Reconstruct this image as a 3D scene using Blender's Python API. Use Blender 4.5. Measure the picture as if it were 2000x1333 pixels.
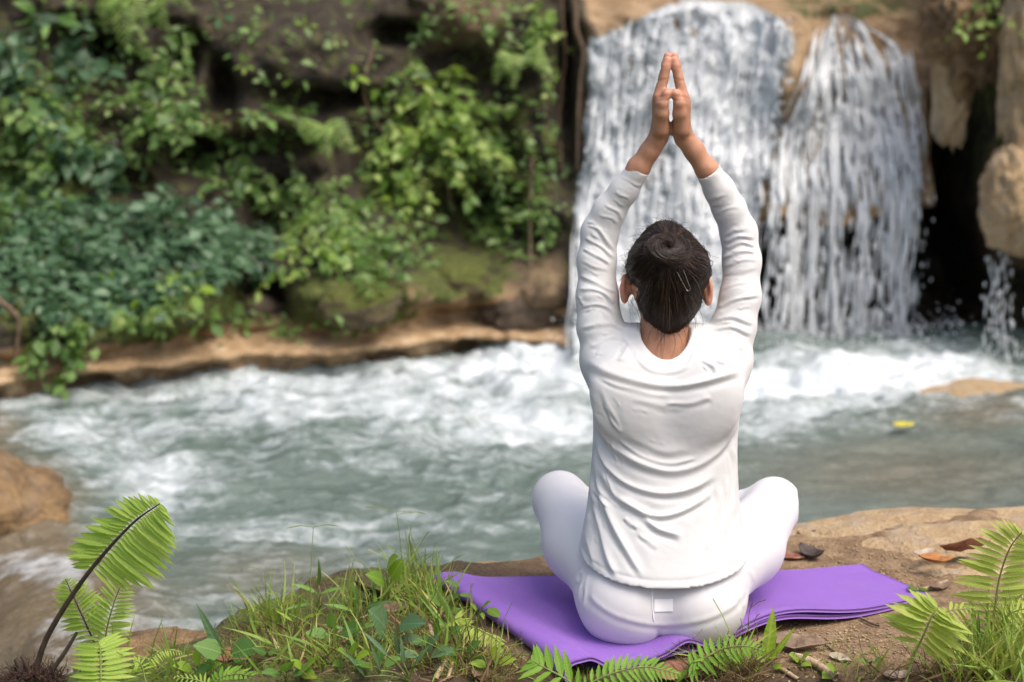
import bpy, math, random
import numpy as np
from mathutils import Matrix, Vector

for _o in list(bpy.data.objects):
    bpy.data.objects.remove(_o, do_unlink=True)
SC = bpy.context.scene
COL = SC.collection

# ------------------------------------------------------------------ camera
PITCH = math.radians(10.5)
FPX = 3889.0                       # focal length in pixels of the 2000 px wide photograph
CAM = np.array([0.0, -3.725, 1.304])
cam_data = bpy.data.cameras.new("camera")
cam_data.lens = 70.0
cam_data.sensor_width = 36.0
cam_data.clip_start = 0.05
cam_data.clip_end = 400.0
cam_data.dof.use_dof = True
cam_data.dof.focus_distance = 3.80
cam_data.dof.aperture_fstop = 3.4
cam = bpy.data.objects.new("camera", cam_data)
cam.location = CAM
cam.rotation_euler = (math.radians(90) - PITCH, 0, 0)
COL.objects.link(cam)
SC.camera = cam

# ------------------------------------------------------------------ sky, sun, exposure
SUN_DIR = Vector((0.50, -0.42, 1.15)).normalized()      # towards the sun
world = bpy.data.worlds.new("World")
SC.world = world
world.use_nodes = True
wn = world.node_tree.nodes
wl = world.node_tree.links
for n in list(wn):
    wn.remove(n)
w_out = wn.new("ShaderNodeOutputWorld")
w_bg = wn.new("ShaderNodeBackground")
w_sky = wn.new("ShaderNodeTexSky")
w_sky.sky_type = 'NISHITA'
w_sky.sun_disc = False
w_sky.sun_elevation = math.asin(SUN_DIR.z)
w_sky.sun_rotation = math.atan2(SUN_DIR.x, SUN_DIR.y)
w_sky.air_density = 1.0
w_sky.dust_density = 6.0
w_sky.ozone_density = 0.4
w_bg.inputs['Strength'].default_value = 0.14
wl.new(w_sky.outputs['Color'], w_bg.inputs['Color'])
wl.new(w_bg.outputs['Background'], w_out.inputs['Surface'])

sun_data = bpy.data.lights.new("sun", 'SUN')
sun_data.energy = 1.2
sun_data.angle = math.radians(40)
sun_data.color = (1.0, 0.975, 0.94)
sun = bpy.data.objects.new("sun", sun_data)
sun.rotation_euler = SUN_DIR.to_track_quat('Z', 'Y').to_euler()
sun.location = (3, -3, 8)
COL.objects.link(sun)

SC.view_settings.view_transform = 'Standard'
SC.view_settings.look = 'None'
SC.view_settings.exposure = 0.68
SC.view_settings.gamma = 1.0
SC.view_settings.use_curve_mapping = False
SC.cycles.use_denoising = True
SC.cycles.max_bounces = 8
SC.cycles.transparent_max_bounces = 12

# ------------------------------------------------------------------ projection helpers (layout only)
FWD = np.array([0.0, math.cos(PITCH), -math.sin(PITCH)])
UPV = np.array([0.0, math.sin(PITCH), math.cos(PITCH)])


def W(px, py, Y):
    """world point on the plane y = Y that the photograph shows at px, py"""
    d = FWD + np.array([1.0, 0, 0]) * ((px - 1000.0) / FPX) + UPV * ((666.5 - py) / FPX)
    return CAM + d * ((Y - CAM[1]) / d[1])


def G(px, py, z):
    """world point at height z that the photograph shows at px, py"""
    d = FWD + np.array([1.0, 0, 0]) * ((px - 1000.0) / FPX) + UPV * ((666.5 - py) / FPX)
    return CAM + d * ((z - CAM[2]) / d[2])


def proj(P):
    P = np.asarray(P, dtype=float)
    q = P - CAM
    dep = q @ FWD
    return 1000.0 + q[..., 0] / dep * FPX, 666.5 - (q @ UPV) / dep * FPX


def smooth01(t):
    t = np.clip(t, 0, 1)
    return t * t * (3 - 2 * t)


# ------------------------------------------------------------------ noise
_rs = np.random.RandomState(7)
_perm = np.concatenate([_rs.permutation(512)] * 3)
_grad = _rs.normal(size=(512, 3))
_grad /= np.linalg.norm(_grad, axis=1)[:, None]


def pnoise(x, y, z=0.0, seed=0):
    x, y, z = np.broadcast_arrays(np.asarray(x, float) + seed * 17.3, np.asarray(y, float) + seed * 5.1, np.asarray(z, float) + seed * 9.7)
    xi, yi, zi = np.floor(x).astype(int), np.floor(y).astype(int), np.floor(z).astype(int)
    xf, yf, zf = x - xi, y - yi, z - zi
    u, v, w = [t * t * t * (t * (t * 6 - 15) + 10) for t in (xf, yf, zf)]
    xi &= 511; yi &= 511; zi &= 511
    out = 0
    for dx in (0, 1):
        for dy in (0, 1):
            for dz in (0, 1):
                h = _perm[_perm[_perm[(xi + dx) & 511] + ((yi + dy) & 511)] + ((zi + dz) & 511)]
                g = _grad[h]
                dot = g[..., 0] * (xf - dx) + g[..., 1] * (yf - dy) + g[..., 2] * (zf - dz)
                out = out + dot * (u if dx else 1 - u) * (v if dy else 1 - v) * (w if dz else 1 - w)
    return out * 1.6


def fbm(x, y, z=0.0, octv=4, seed=0, gain=0.5):
    a, f, s = 1.0, 1.0, 0
    for i in range(octv):
        s = s + a * pnoise(np.asarray(x) * f, np.asarray(y) * f, np.asarray(z) * f, seed + i * 3)
        a *= gain
        f *= 2.03
    return s


# ------------------------------------------------------------------ mesh helpers
def mesh_data(name, V, F, smooth=True, attrs=None):
    me = bpy.data.meshes.new(name)
    V = np.asarray(V, dtype=np.float32)
    if isinstance(F, np.ndarray):
        F = [F]
    if len(F) and isinstance(F[0], np.ndarray) and F[0].ndim == 2:
        loops = np.concatenate([f.ravel() for f in F]).astype(np.int32)
        tot = np.concatenate([np.full(len(f), f.shape[1]) for f in F]).astype(np.int32)
        start = np.concatenate([[0], np.cumsum(tot)[:-1]]).astype(np.int32)
        me.vertices.add(len(V))
        me.vertices.foreach_set("co", V.ravel())
        me.loops.add(len(loops))
        me.loops.foreach_set("vertex_index", loops)
        me.polygons.add(len(tot))
        me.polygons.foreach_set("loop_start", start)
        me.polygons.foreach_set("loop_total", tot)
        me.update(calc_edges=True)
    else:
        me.from_pydata([tuple(map(float, v)) for v in V], [], [tuple(int(i) for i in f) for f in F])
        me.update()
    me.validate()
    if smooth:
        me.polygons.foreach_set("use_smooth", np.ones(len(me.polygons), dtype=bool))
    for k, a in (attrs or {}).items():
        at = me.attributes.new(k, 'FLOAT', 'POINT')
        at.data.foreach_set("value", np.asarray(a, dtype=np.float32))
    return me


def wloc(o):
    p = np.zeros(3)
    while o is not None:
        p = p + np.array(o.location)
        o = o.parent
    return p


def mk(name, V, F, mat, parent=None, smooth=True, attrs=None, loc=None):
    """one mesh object; V in world coordinates"""
    V = np.asarray(V, dtype=float)
    base = wloc(parent) if parent is not None else np.zeros(3)
    if loc is None:
        loc = base
    loc = np.asarray(loc, float)
    o = bpy.data.objects.new(name, mesh_data(name, V - loc, F, smooth, attrs))
    if mat is not None:
        o.data.materials.append(mat)
    COL.objects.link(o)
    if parent is not None:
        o.parent = parent
    o.location = loc - base
    return o


def tag(o, label=None, cat=None, group=None, kind=None):
    if label: o["label"] = label
    if cat: o["category"] = cat
    if group: o["group"] = group
    if kind: o["kind"] = kind
    return o


def empty(name, loc, label, cat, group=None):
    o = bpy.data.objects.new(name, None)
    o.empty_display_size = 0.05
    o.location = [float(c) for c in loc]
    COL.objects.link(o)
    return tag(o, label, cat, group)


def grid_faces(nu, nv):
    i = np.arange(nu - 1)[:, None] * nv + np.arange(nv - 1)[None, :]
    return np.stack([i, i + nv, i + nv + 1, i + 1], -1).reshape(-1, 4)


def catmull(pts, n):
    P = np.asarray(pts, float)
    if len(P) == 2:
        t = np.linspace(0, 1, n)[:, None]
        return P[0] * (1 - t) + P[1] * t
    Q = np.vstack([2 * P[0] - P[1], P, 2 * P[-1] - P[-2]])
    u = np.linspace(0, len(P) - 1 - 1e-9, n)
    i = np.floor(u).astype(int)
    t = (u - i)[:, None]
    a, b, c, d = Q[i], Q[i + 1], Q[i + 2], Q[i + 3]
    return 0.5 * (2 * b + (c - a) * t + (2 * a - 5 * b + 4 * c - d) * t ** 2 + (3 * b - a - 3 * c + d) * t ** 3)


def tube(P, R, sides=6):
    """verts, quads of a tapered tube along the points P"""
    P = np.asarray(P, float)
    n = len(P)
    R = np.broadcast_to(np.asarray(R, float), (n,))
    T = np.gradient(P, axis=0)
    T /= np.linalg.norm(T, axis=1)[:, None] + 1e-12
    ref = np.array([0.31, 0.2, 0.93])
    if abs(T.mean(0) @ ref) > 0.85 * np.linalg.norm(T.mean(0)):
        ref = np.array([1.0, 0.1, 0.05])
    A = np.cross(T, ref)
    A /= np.linalg.norm(A, axis=1)[:, None] + 1e-12
    B = np.cross(T, A)
    th = np.arange(sides) / sides * 2 * np.pi
    V = P[:, None, :] + R[:, None, None] * (np.cos(th)[None, :, None] * A[:, None, :] + np.sin(th)[None, :, None] * B[:, None, :])
    V = V.reshape(-1, 3)
    i = np.arange(n - 1)[:, None] * sides
    j = np.arange(sides)[None, :]
    k = (j + 1) % sides
    F = np.stack([i + j, i + k, i + sides + k, i + sides + j], -1).reshape(-1, 4)
    return V, F


def tubes(P, R, sides=3):
    """many tubes at once: P (m,n,3), R (m,n)"""
    P = np.asarray(P, float)
    m, n, _ = P.shape
    R = np.broadcast_to(np.asarray(R, float), (m, n))
    T = np.gradient(P, axis=1)
    T /= np.linalg.norm(T, axis=2)[..., None] + 1e-12
    ref = np.where(np.abs(T[..., 2:3]) > 0.9, np.array([1.0, 0.1, 0.05]), np.array([0.13, 0.07, 1.0]))
    A = np.cross(T, ref)
    A /= np.linalg.norm(A, axis=2)[..., None] + 1e-12
    B = np.cross(T, A)
    th = np.arange(sides) / sides * 2 * np.pi
    V = P[:, :, None, :] + R[..., None, None] * (np.cos(th)[:, None] * A[:, :, None, :] + np.sin(th)[:, None] * B[:, :, None, :])
    i = (np.arange(m)[:, None, None] * n + np.arange(n - 1)[None, :, None]) * sides
    j = np.arange(sides)[None, None, :]
    k = (j + 1) % sides
    F = np.stack([i + j, i + k, i + sides + k, i + sides + j], -1).reshape(-1, 4)
    return V.reshape(-1, 3), F


def join(parts):
    """parts: list of (V, F) with equal face size"""
    Vs, Fs, o = [], [], 0
    for V, F in parts:
        Vs.append(V); Fs.append(F + o); o += len(V)
    return np.vstack(Vs), np.vstack(Fs)


# ------------------------------------------------------------------ signed distance modelling
class Field:
    def __init__(self, lo, hi, h):
        self.lo = np.array(lo, float); self.h = h
        self.n = np.ceil((np.array(hi) - self.lo) / h).astype(int) + 1
        self.d = np.full(self.n, 0.2, dtype=np.float32)

    def box(self, lo, hi):
        a = np.clip(np.floor((np.array(lo) - self.lo) / self.h).astype(int), 0, self.n)
        b = np.clip(np.ceil((np.array(hi) - self.lo) / self.h).astype(int) + 1, 0, self.n)
        sl = tuple(slice(int(a[i]), int(b[i])) for i in range(3))
        ax = [self.lo[i] + self.h * np.arange(a[i], b[i]) for i in range(3)]
        return sl, ax[0][:, None, None].astype(np.float32), ax[1][None, :, None].astype(np.float32), ax[2][None, None, :].astype(np.float32)

    def put(self, sl, v, k, mode='u'):
        a = self.d[sl]
        if a.size == 0:
            return
        if mode == 'u':
            if k > 0:
                h = np.clip(0.5 + 0.5 * (a - v) / k, 0, 1)
                self.d[sl] = a * (1 - h) + v * h - k * h * (1 - h)
            else:
                self.d[sl] = np.minimum(a, v)
        else:                                   # subtract
            if k > 0:
                h = np.clip(0.5 - 0.5 * (a + v) / k, 0, 1)
                self.d[sl] = a * (1 - h) - v * h + k * h * (1 - h)
            else:
                self.d[sl] = np.maximum(a, -v)

    def cone(self, a, b, ra, rb, k=0.01, mode='u', flat=None):
        a = np.asarray(a, float); b = np.asarray(b, float)
        m = max(ra, rb) + k + 4 * self.h
        sl, X, Y, Z = self.box(np.minimum(a, b) - m, np.maximum(a, b) + m)
        ba = b - a
        t = np.clip(((X - a[0]) * ba[0] + (Y - a[1]) * ba[1] + (Z - a[2]) * ba[2]) / (ba @ ba), 0, 1)
        d = np.sqrt((X - a[0] - t * ba[0]) ** 2 + (Y - a[1] - t * ba[1]) ** 2 + (Z - a[2] - t * ba[2]) ** 2) - (ra + (rb - ra) * t)
        self.put(sl, d, k, mode)

    def chain(self, pts, k=0.01):
        for (p, r), (q, s) in zip(pts[:-1], pts[1:]):
            self.cone(p, q, r, s, k)

    def ell(self, c, r, k=0.01, mode='u', R=None):
        c = np.asarray(c, float); r = np.asarray(r, float)
        m = r.max() + k + 4 * self.h
        sl, X, Y, Z = self.box(c - m, c + m)
        x, y, z = X - c[0], Y - c[1], Z - c[2]
        if R is not None:
            x, y, z = [R[i][0] * x + R[i][1] * y + R[i][2] * z for i in range(3)]
        q = np.sqrt((x / r[0]) ** 2 + (y / r[1]) ** 2 + (z / r[2]) ** 2)
        q2 = np.sqrt((x / r[0] ** 2) ** 2 + (y / r[1] ** 2) ** 2 + (z / r[2] ** 2) ** 2) + 1e-6
        self.put(sl, (q * (q - 1) / q2).astype(np.float32), k, mode)

    def loft(self, rows, k=0.01, mode='u', e=2.3, grow=0.0, zcut=None):
        """rows: (z, xc, yc, w, d) elliptical sections"""
        A = np.array(sorted(rows), float)
        w_, d_ = A[:, 3].max() + abs(grow), A[:, 4].max() + abs(grow)
        m = k + 5 * self.h
        sl, X, Y, Z = self.box((A[:, 1].min() - w_ - m, A[:, 2].min() - d_ - m, A[0, 0] - m), (A[:, 1].max() + w_ + m, A[:, 2].max() + d_ + m, A[-1, 0] + m))
        zz = Z.ravel()
        fine = np.linspace(A[0, 0], A[-1, 0], 200)
        cr = catmull(A, 400)
        I = lambda c: np.interp(zz, cr[:, 0], cr[:, c]).astype(np.float32)[None, None, :]
        w, d = I(3) + grow, I(4) + grow
        q = ((np.abs(X - I(1)) / w) ** e + (np.abs(Y - I(2)) / d) ** e) ** (1 / e)
        v = (q - 1) * np.minimum(w, d) * 0.9
        v = np.maximum(v, np.maximum(A[0, 0] - Z, Z - A[-1, 0]))
        if zcut is not None:
            v = np.maximum(v, zcut(X, Y, Z))
        self.put(sl, v.astype(np.float32), k, mode)

    def mesh(self, relax=2):
        d = self.d
        s = d < 0
        nx, ny, nz = d.shape
        cnt = np.zeros((nx - 1, ny - 1, nz - 1), dtype=np.int8)
        for i in (0, 1):
            for j in (0, 1):
                for k in (0, 1):
                    cnt += s[i:nx - 1 + i, j:ny - 1 + j, k:nz - 1 + k]
        cells = np.argwhere((cnt > 0) & (cnt < 8))
        idx = np.full(cnt.shape, -1, dtype=np.int32)
        idx[tuple(cells.T)] = np.arange(len(cells))
        acc = np.zeros((len(cells), 3)); num = np.zeros(len(cells))
        cor = [(i, j, k) for i in (0, 1) for j in (0, 1) for k in (0, 1)]
        val = {c: d[cells[:, 0] + c[0], cells[:, 1] + c[1], cells[:, 2] + c[2]].astype(float) for c in cor}
        for c in cor:
            for ax in range(3):
                if c[ax] == 0:
                    e = list(c); e[ax] = 1; e = tuple(e)
                    a, b = val[c], val[e]
                    mk_ = (a < 0) != (b < 0)
                    t = np.where(mk_, a / np.where(a - b == 0, 1, a - b), 0)
                    p = np.array(c, float)[None, :].repeat(len(cells), 0)
                    p[:, ax] = t
                    acc[mk_] += p[mk_]; num[mk_] += 1
        V = self.lo + (cells + acc / np.maximum(num, 1)[:, None]) * self.h
        quads = []
        for ax in range(3):
            u, w = [(1, 2), (2, 0), (0, 1)][ax]
            a = np.moveaxis(s, ax, 0)
            ch = a[:-1] != a[1:]
            ch = np.moveaxis(ch, 0, ax)
            E = np.argwhere(ch)
            E = E[(E[:, u] > 0) & (E[:, w] > 0) & (E[:, u] < d.shape[u] - 1) & (E[:, w] < d.shape[w] - 1)]
            eu = np.zeros(3, int); eu[u] = 1
            ew = np.zeros(3, int); ew[w] = 1
            q = np.stack([idx[tuple(x.T)] for x in (E - eu - ew, E - ew, E, E - eu)], -1)
            ins = s[tuple(E.T)]
            q = np.where(ins[:, None], q, q[:, ::-1])
            quads.append(q)
        F = np.vstack(quads)
        F = F[(F >= 0).all(1)]
        for _ in range(relax):
            V = lap(V, F, 0.5)
        return V, F


def lap(V, F, lam=0.5):
    n = len(V)
    a = F.ravel(); b = np.roll(F, -1, axis=1).ravel()
    c = np.bincount(a, minlength=n) + np.bincount(b, minlength=n)
    S = np.stack([np.bincount(a, V[b, i], n) + np.bincount(b, V[a, i], n) for i in range(3)], -1)
    return V + lam * (S / np.maximum(c, 1)[:, None] - V)


def vnormals(V, F):
    n = np.cross(V[F[:, 2]] - V[F[:, 0]], V[F[:, 3 if F.shape[1] > 3 else 1]] - V[F[:, 1 if F.shape[1] > 3 else 0]])
    if F.shape[1] == 3:
        n = -n
    N = np.zeros_like(V)
    for i in range(F.shape[1]):
        for c in range(3):
            N[:, c] += np.bincount(F[:, i], n[:, c], len(V))
    return N / (np.linalg.norm(N, axis=1)[:, None] + 1e-12)


def seg_dist(px, py, poly):
    """distance to a polyline and the parameter 0..1 along it (image-plane pixels)"""
    best = np.full(px.shape, 1e9); par = np.zeros(px.shape)
    side = np.zeros(px.shape)
    poly = np.asarray(poly, float)
    n = len(poly) - 1
    for i in range(n):
        a, b = poly[i], poly[i + 1]
        ab = b - a
        t = np.clip(((px - a[0]) * ab[0] + (py - a[1]) * ab[1]) / (ab @ ab), 0, 1)
        dx, dy = px - a[0] - t * ab[0], py - a[1] - t * ab[1]
        d = np.hypot(dx, dy)
        m = d < best
        best = np.where(m, d, best)
        par = np.where(m, (i + t) / n, par)
        side = np.where(m, np.sign(ab[0] * dy - ab[1] * dx), side)
    return best, par, side


# ------------------------------------------------------------------ materials
def new_mat(name):
    m = bpy.data.materials.new(name)
    m.use_nodes = True
    nt = m.node_tree
    for n in list(nt.nodes):
        nt.nodes.remove(n)
    out = nt.nodes.new("ShaderNodeOutputMaterial")
    return m, nt, out


class NT:
    """short node-building helper"""
    def __init__(self, name):
        self.m, self.nt, self.out = new_mat(name)

    def n(self, typ, **kw):
        x = self.nt.nodes.new("ShaderNode" + typ)
        ins = kw.pop('ins', {})
        for k, v in kw.items():
            setattr(x, k, v)
        for k, v in ins.items():
            s = x.inputs[k]
            if isinstance(v, bpy.types.NodeSocket):
                self.nt.links.new(v, s)
            else:
                s.default_value = v
        return x

    def coords(self, scale=(1, 1, 1), kind='Object'):
        tc = self.n('TexCoord')
        mp = self.n('Mapping', ins={'Vector': tc.outputs[kind], 'Scale': scale})
        return mp.outputs[0]

    def noise(self, vec, scale, detail=4, rough=0.55, dist=0.0):
        x = self.n('TexNoise', ins={'Vector': vec, 'Scale': scale, 'Detail': detail, 'Roughness': rough, 'Distortion': dist})
        return x.outputs['Fac']

    def ramp(self, fac, stops):
        x = self.n('ValToRGB', ins={'Fac': fac})
        cr = x.color_ramp
        while len(cr.elements) < len(stops):
            cr.elements.new(0.5)
        for e, (p, c) in zip(cr.elements, stops):
            e.position = p
            e.color = (c, c, c, 1) if not hasattr(c, '__len__') else (*c, 1)
        return x.outputs['Color']

    def mix(self, fac, a, b, typ='MIX'):
        x = self.n('MixRGB', blend_type=typ, ins={'Fac': fac})
        for s, v in (('Color1', a), ('Color2', b)):
            if isinstance(v, bpy.types.NodeSocket):
                self.nt.links.new(v, x.inputs[s])
            else:
                x.inputs[s].default_value = (*v, 1)
        return x.outputs[0]

    def math(self, op, a, b=0.0, clamp=False):
        x = self.n('Math', operation=op, use_clamp=clamp)
        for i, v in enumerate((a, b)):
            if isinstance(v, bpy.types.NodeSocket):
                self.nt.links.new(v, x.inputs[i])
            else:
                x.inputs[i].default_value = v
        return x.outputs[0]

    def attr(self, name):
        return self.n('Attribute', attribute_name=name).outputs['Fac']

    def bump(self, height, strength=0.3, distance=0.01, normal=None):
        ins = {'Height': height, 'Strength': strength, 'Distance': distance}
        if normal is not None:
            ins['Normal'] = normal
        return self.n('Bump', ins=ins).outputs[0]

    def bsdf(self, color, rough=0.6, normal=None, **kw):
        ins = {'Base Color': color if isinstance(color, bpy.types.NodeSocket) else (*color, 1), 'Roughness': rough}
        if normal is not None:
            ins['Normal'] = normal
        for k, v in kw.items():
            ins[k.replace('_', ' ')] = v
        return self.n('BsdfPrincipled', ins=ins).outputs[0]

    def done(self, shader):
        self.nt.links.new(shader, self.out.inputs['Surface'])
        return self.m


def leaf_mat(name, cols, transl=0.35, rough=0.45, objrnd=False, spec=0.4):
    t = NT(name)
    if objrnd:
        r = t.n('ObjectInfo').outputs['Random']
    else:
        r = t.attr('rnd')
    n = len(cols)
    c = t.ramp(r, [(i / max(1, n - 1), cols[i]) for i in range(n)])
    v = t.coords((1, 1, 1))
    nz = t.noise(v, 60, 3)
    c2 = t.mix(t.math('MULTIPLY', nz, 0.4), c, (cols[0][0] * 0.6, cols[0][1] * 0.7, cols[0][2] * 0.5))
    bmp = t.bump(t.noise(v, 140, 2), 0.25, 0.003)
    if objrnd:                                  # midrib and side veins (leaf length along local x)
        sp = t.n('SeparateXYZ', ins={0: v})
        ay = t.math('ABSOLUTE', sp.outputs['Y'])
        w = t.math('SINE', t.math('MULTIPLY', t.math('SUBTRACT', sp.outputs['X'], t.math('MULTIPLY', ay, 0.9)), 58.0))
        rib = t.ramp(ay, [(0.008, 1.0), (0.022, 0.0)])
        vein = t.math('MAXIMUM', rib, t.math('MULTIPLY', t.ramp(w, [(0.80, 0.0), (0.98, 1.0)]), 0.55))
        c2 = t.mix(t.math('MULTIPLY', vein, 0.40), c2, (min(1, cols[-1][0] * 1.5 + .03), min(1, cols[-1][1] * 1.3), cols[-1][2] * 1.4 + .02))
        brown = t.ramp(t.noise(t.n('Mapping', ins={'Vector': v, 'Location': t.n('CombineXYZ', ins={0: t.math('MULTIPLY', r, 40.0)}).outputs[0]}).outputs[0], 3.2, 4, .6), [(0.66, 0.0), (0.74, 0.6)])
        c2 = t.mix(brown, c2, (0.20, 0.14, 0.035))
        bmp = t.bump(t.math('ADD', w, t.math('MULTIPLY', rib, -3.0)), 0.12, 0.004, bmp)
    b = t.bsdf(c2, rough, bmp, **{'Specular_IOR_Level': spec})
    tr = t.n('BsdfTranslucent', ins={'Color': t.mix(0.5, c2, (cols[-1][0] * 1.3, cols[-1][1] * 1.4, cols[-1][2] * 0.5))}).outputs[0]
    s = t.n('MixShader', ins={0: transl, 1: b, 2: tr}).outputs[0]
    return t.done(s)
# ================================================================== materials of the place
def place_materials():
    M = {}
    # cliff rock: attributes tan, moss, wet: the rock's own colouring plus painted undercut and cave shade
    t = NT("cliff_rock")
    v = t.coords()
    n1 = t.noise(v, 2.2, 8, .62)
    n2 = t.noise(v, 11, 6, .6)
    n3 = t.noise(v, 45, 4)
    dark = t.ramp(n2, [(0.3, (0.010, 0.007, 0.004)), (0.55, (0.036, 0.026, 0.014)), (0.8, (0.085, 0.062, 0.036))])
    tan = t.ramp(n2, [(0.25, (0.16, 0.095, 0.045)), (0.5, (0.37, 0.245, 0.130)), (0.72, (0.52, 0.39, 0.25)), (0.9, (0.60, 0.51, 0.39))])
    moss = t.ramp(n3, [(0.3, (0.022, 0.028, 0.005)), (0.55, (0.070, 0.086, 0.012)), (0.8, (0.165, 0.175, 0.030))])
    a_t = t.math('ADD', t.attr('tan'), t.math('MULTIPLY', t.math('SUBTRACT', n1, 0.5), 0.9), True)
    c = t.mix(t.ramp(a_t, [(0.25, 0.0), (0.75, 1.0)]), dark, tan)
    a_m = t.math('ADD', t.attr('moss'), t.math('MULTIPLY', t.math('SUBTRACT', n2, 0.5), 1.6), True)
    c = t.mix(t.ramp(a_m, [(0.4, 0.0), (0.62, 1.0)]), c, moss)
    wet = t.attr('wet')  # damp rock together with the painted shade of the recesses
    c = t.mix(t.math('MULTIPLY', wet, 0.55), c, (0.02, 0.016, 0.012))
    h = t.math('ADD', t.math('MULTIPLY', n2, 0.7), t.math('MULTIPLY', n3, 0.3))
    b = t.bump(h, 0.9, 0.05)
    r = t.math('SUBTRACT', 0.85, t.math('MULTIPLY', wet, 0.55))
    M['cliff'] = t.done(t.bsdf(c, r, b))
    # loose rocks in three colourings
    for nm, stops, mo in (("rock_tan", [(0.2, (0.18, 0.11, 0.055)), (0.45, (0.37, 0.255, 0.135)), (0.62, (0.49, 0.365, 0.21)), (0.85, (0.60, 0.50, 0.37))], 0.10),
                          ("rock_brown", [(0.30, (0.05, 0.030, 0.017)), (0.46, (0.15, 0.092, 0.042)), (0.60, (0.30, 0.19, 0.085)), (0.85, (0.42, 0.30, 0.17))], 0.30),
                          ("rock_mossy", [(0.25, (0.05, 0.036, 0.02)), (0.5, (0.13, 0.095, 0.05)), (0.8, (0.26, 0.19, 0.11))], 0.75),
                          ("rock_dark", [(0.25, (0.03, 0.022, 0.014)), (0.5, (0.085, 0.06, 0.038)), (0.8, (0.19, 0.145, 0.10))], 0.25)):
        t = NT(nm)
        v = t.coords()
        n1 = t.noise(v, 5, 8, .65)
        n2 = t.noise(v, 26, 6, .65)
        n3 = t.noise(v, 110, 3)
        c = t.ramp(t.math('ADD', t.math('MULTIPLY', n1, .55), t.math('MULTIPLY', n2, .45)), stops)
        mossc = t.ramp(n3, [(0.3, (0.035, 0.042, 0.006)), (0.6, (0.105, 0.120, 0.015)), (0.85, (0.20, 0.21, 0.035))])
        geo = t.n('NewGeometry')
        up = t.n('SeparateXYZ', ins={0: geo.outputs['Normal']}).outputs['Z']
        f = t.math('ADD', t.math('MULTIPLY', up, 0.35 + .2 * mo), t.math('SUBTRACT', t.math('MULTIPLY', n1, 1.5), 1.22 - mo), True)
        vo = t.n('TexVoronoi', feature='DISTANCE_TO_EDGE', ins={'Vector': t.n('Mapping', ins={'Vector': t.mix(.12, v, t.n('TexNoise', ins={'Vector': v, 'Scale': 9.0}).outputs['Color']), 'Scale': (1, 1, 1.6)}).outputs[0], 'Scale': 2.7}).outputs['Distance']
        crack = t.ramp(vo, [(0.0, 0.0), (0.045, 1.0)])
        c = t.mix(t.ramp(t.noise(v, 8.5, 5, .7), [(0.50, 0.0), (0.66, 0.55)]), c, (stops[-1][1][0] * .55, stops[-1][1][1] * .58, stops[-1][1][2] * .70))
        c = t.mix(t.math('MULTIPLY', t.math('SUBTRACT', 1.0, crack), t.ramp(n1, [(0.45, 0.0), (0.65, 0.4)])), c, (stops[0][1][0] * .5, stops[0][1][1] * .5, stops[0][1][2] * .5))
        c = t.mix(t.ramp(f, [(0.25, 0.0), (0.55, 1.0)]), c, mossc)
        b = t.bump(t.math('ADD', t.math('ADD', n2, t.math('MULTIPLY', n3, .4)), t.math('MULTIPLY', crack, .25)), 0.9, 0.022)
        M[nm] = t.done(t.bsdf(c, 0.85, b))
    # bank soil
    t = NT("bank_soil")
    v = t.coords()
    n1 = t.noise(v, 3.0, 8, .6)
    n2 = t.noise(v, 22, 7, .65)
    n3 = t.noise(v, 130, 4, .6)
    soil = t.ramp(t.math('ADD', t.math('MULTIPLY', n2, .6), t.math('MULTIPLY', n3, .4)), [(0.25, (0.055, 0.032, 0.016)), (0.45, (0.17, 0.105, 0.055)), (0.6, (0.30, 0.205, 0.115)), (0.8, (0.45, 0.34, 0.22))])
    dirt = t.ramp(n3, [(0.3, (0.022, 0.013, 0.007)), (0.7, (0.105, 0.066, 0.034))])
    c = t.mix(t.attr('litter'), soil, dirt)
    mo = t.ramp(t.math('ADD', t.attr('moss'), t.math('MULTIPLY', t.math('SUBTRACT', n2, .5), 1.5), True), [(0.42, 0.0), (0.62, 1.0)])
    c = t.mix(mo, c, t.ramp(n3, [(0.3, (0.03, 0.042, 0.006)), (0.7, (0.13, 0.155, 0.03))]))
    b = t.bump(t.math('ADD', n2, t.math('MULTIPLY', n3, .6)), 0.8, 0.012)
    M['soil'] = t.done(t.bsdf(c, 0.92, b))
    # river water: clear green-grey water with white foam where the attribute says so
    t = NT("river_water")
    v = t.coords((1.0, 2.1, 1.0))
    vf = t.coords((1.0, 1.5, 1.0))
    n1 = t.noise(v, 5.5, 7, .62, 1.2)
    n2 = t.noise(vf, 19, 6, .62, .8)
    n3 = t.noise(vf, 60, 4, .6)
    f = t.math('ADD', t.attr('foam'), t.math('ADD', t.math('MULTIPLY', t.math('SUBTRACT', n1, .5), 1.35), t.math('MULTIPLY', t.math('SUBTRACT', n2, .5), .75)))
    fl = t.ramp(n3, [(0.60, 0.0), (0.74, 0.45)])
    ff = t.math('ADD', t.ramp(f, [(0.10, 0.0), (0.42, 0.33), (0.98, 0.97)]), t.math('MULTIPLY', fl, 0.5), True)
    clear = t.mix(t.attr('brown'), t.mix(n1, (0.060, 0.092, 0.076), (0.155, 0.205, 0.182)), t.mix(n2, (0.070, 0.055, 0.032), (0.23, 0.18, 0.11)))
    foamc = t.mix(n2, (0.50, 0.56, 0.59), (0.80, 0.84, 0.86))
    c = t.mix(ff, clear, foamc)
    h = t.math('ADD', t.math('MULTIPLY', n1, .6), t.math('ADD', t.math('MULTIPLY', n2, .35), t.math('MULTIPLY', n3, .10)))
    b = t.bump(h, 0.75, 0.05)
    r = t.math('ADD', 0.10, t.math('MULTIPLY', ff, 0.55))
    M['water'] = t.done(t.bsdf(c, r, b, **{'Specular_IOR_Level': 0.5}))
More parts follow.
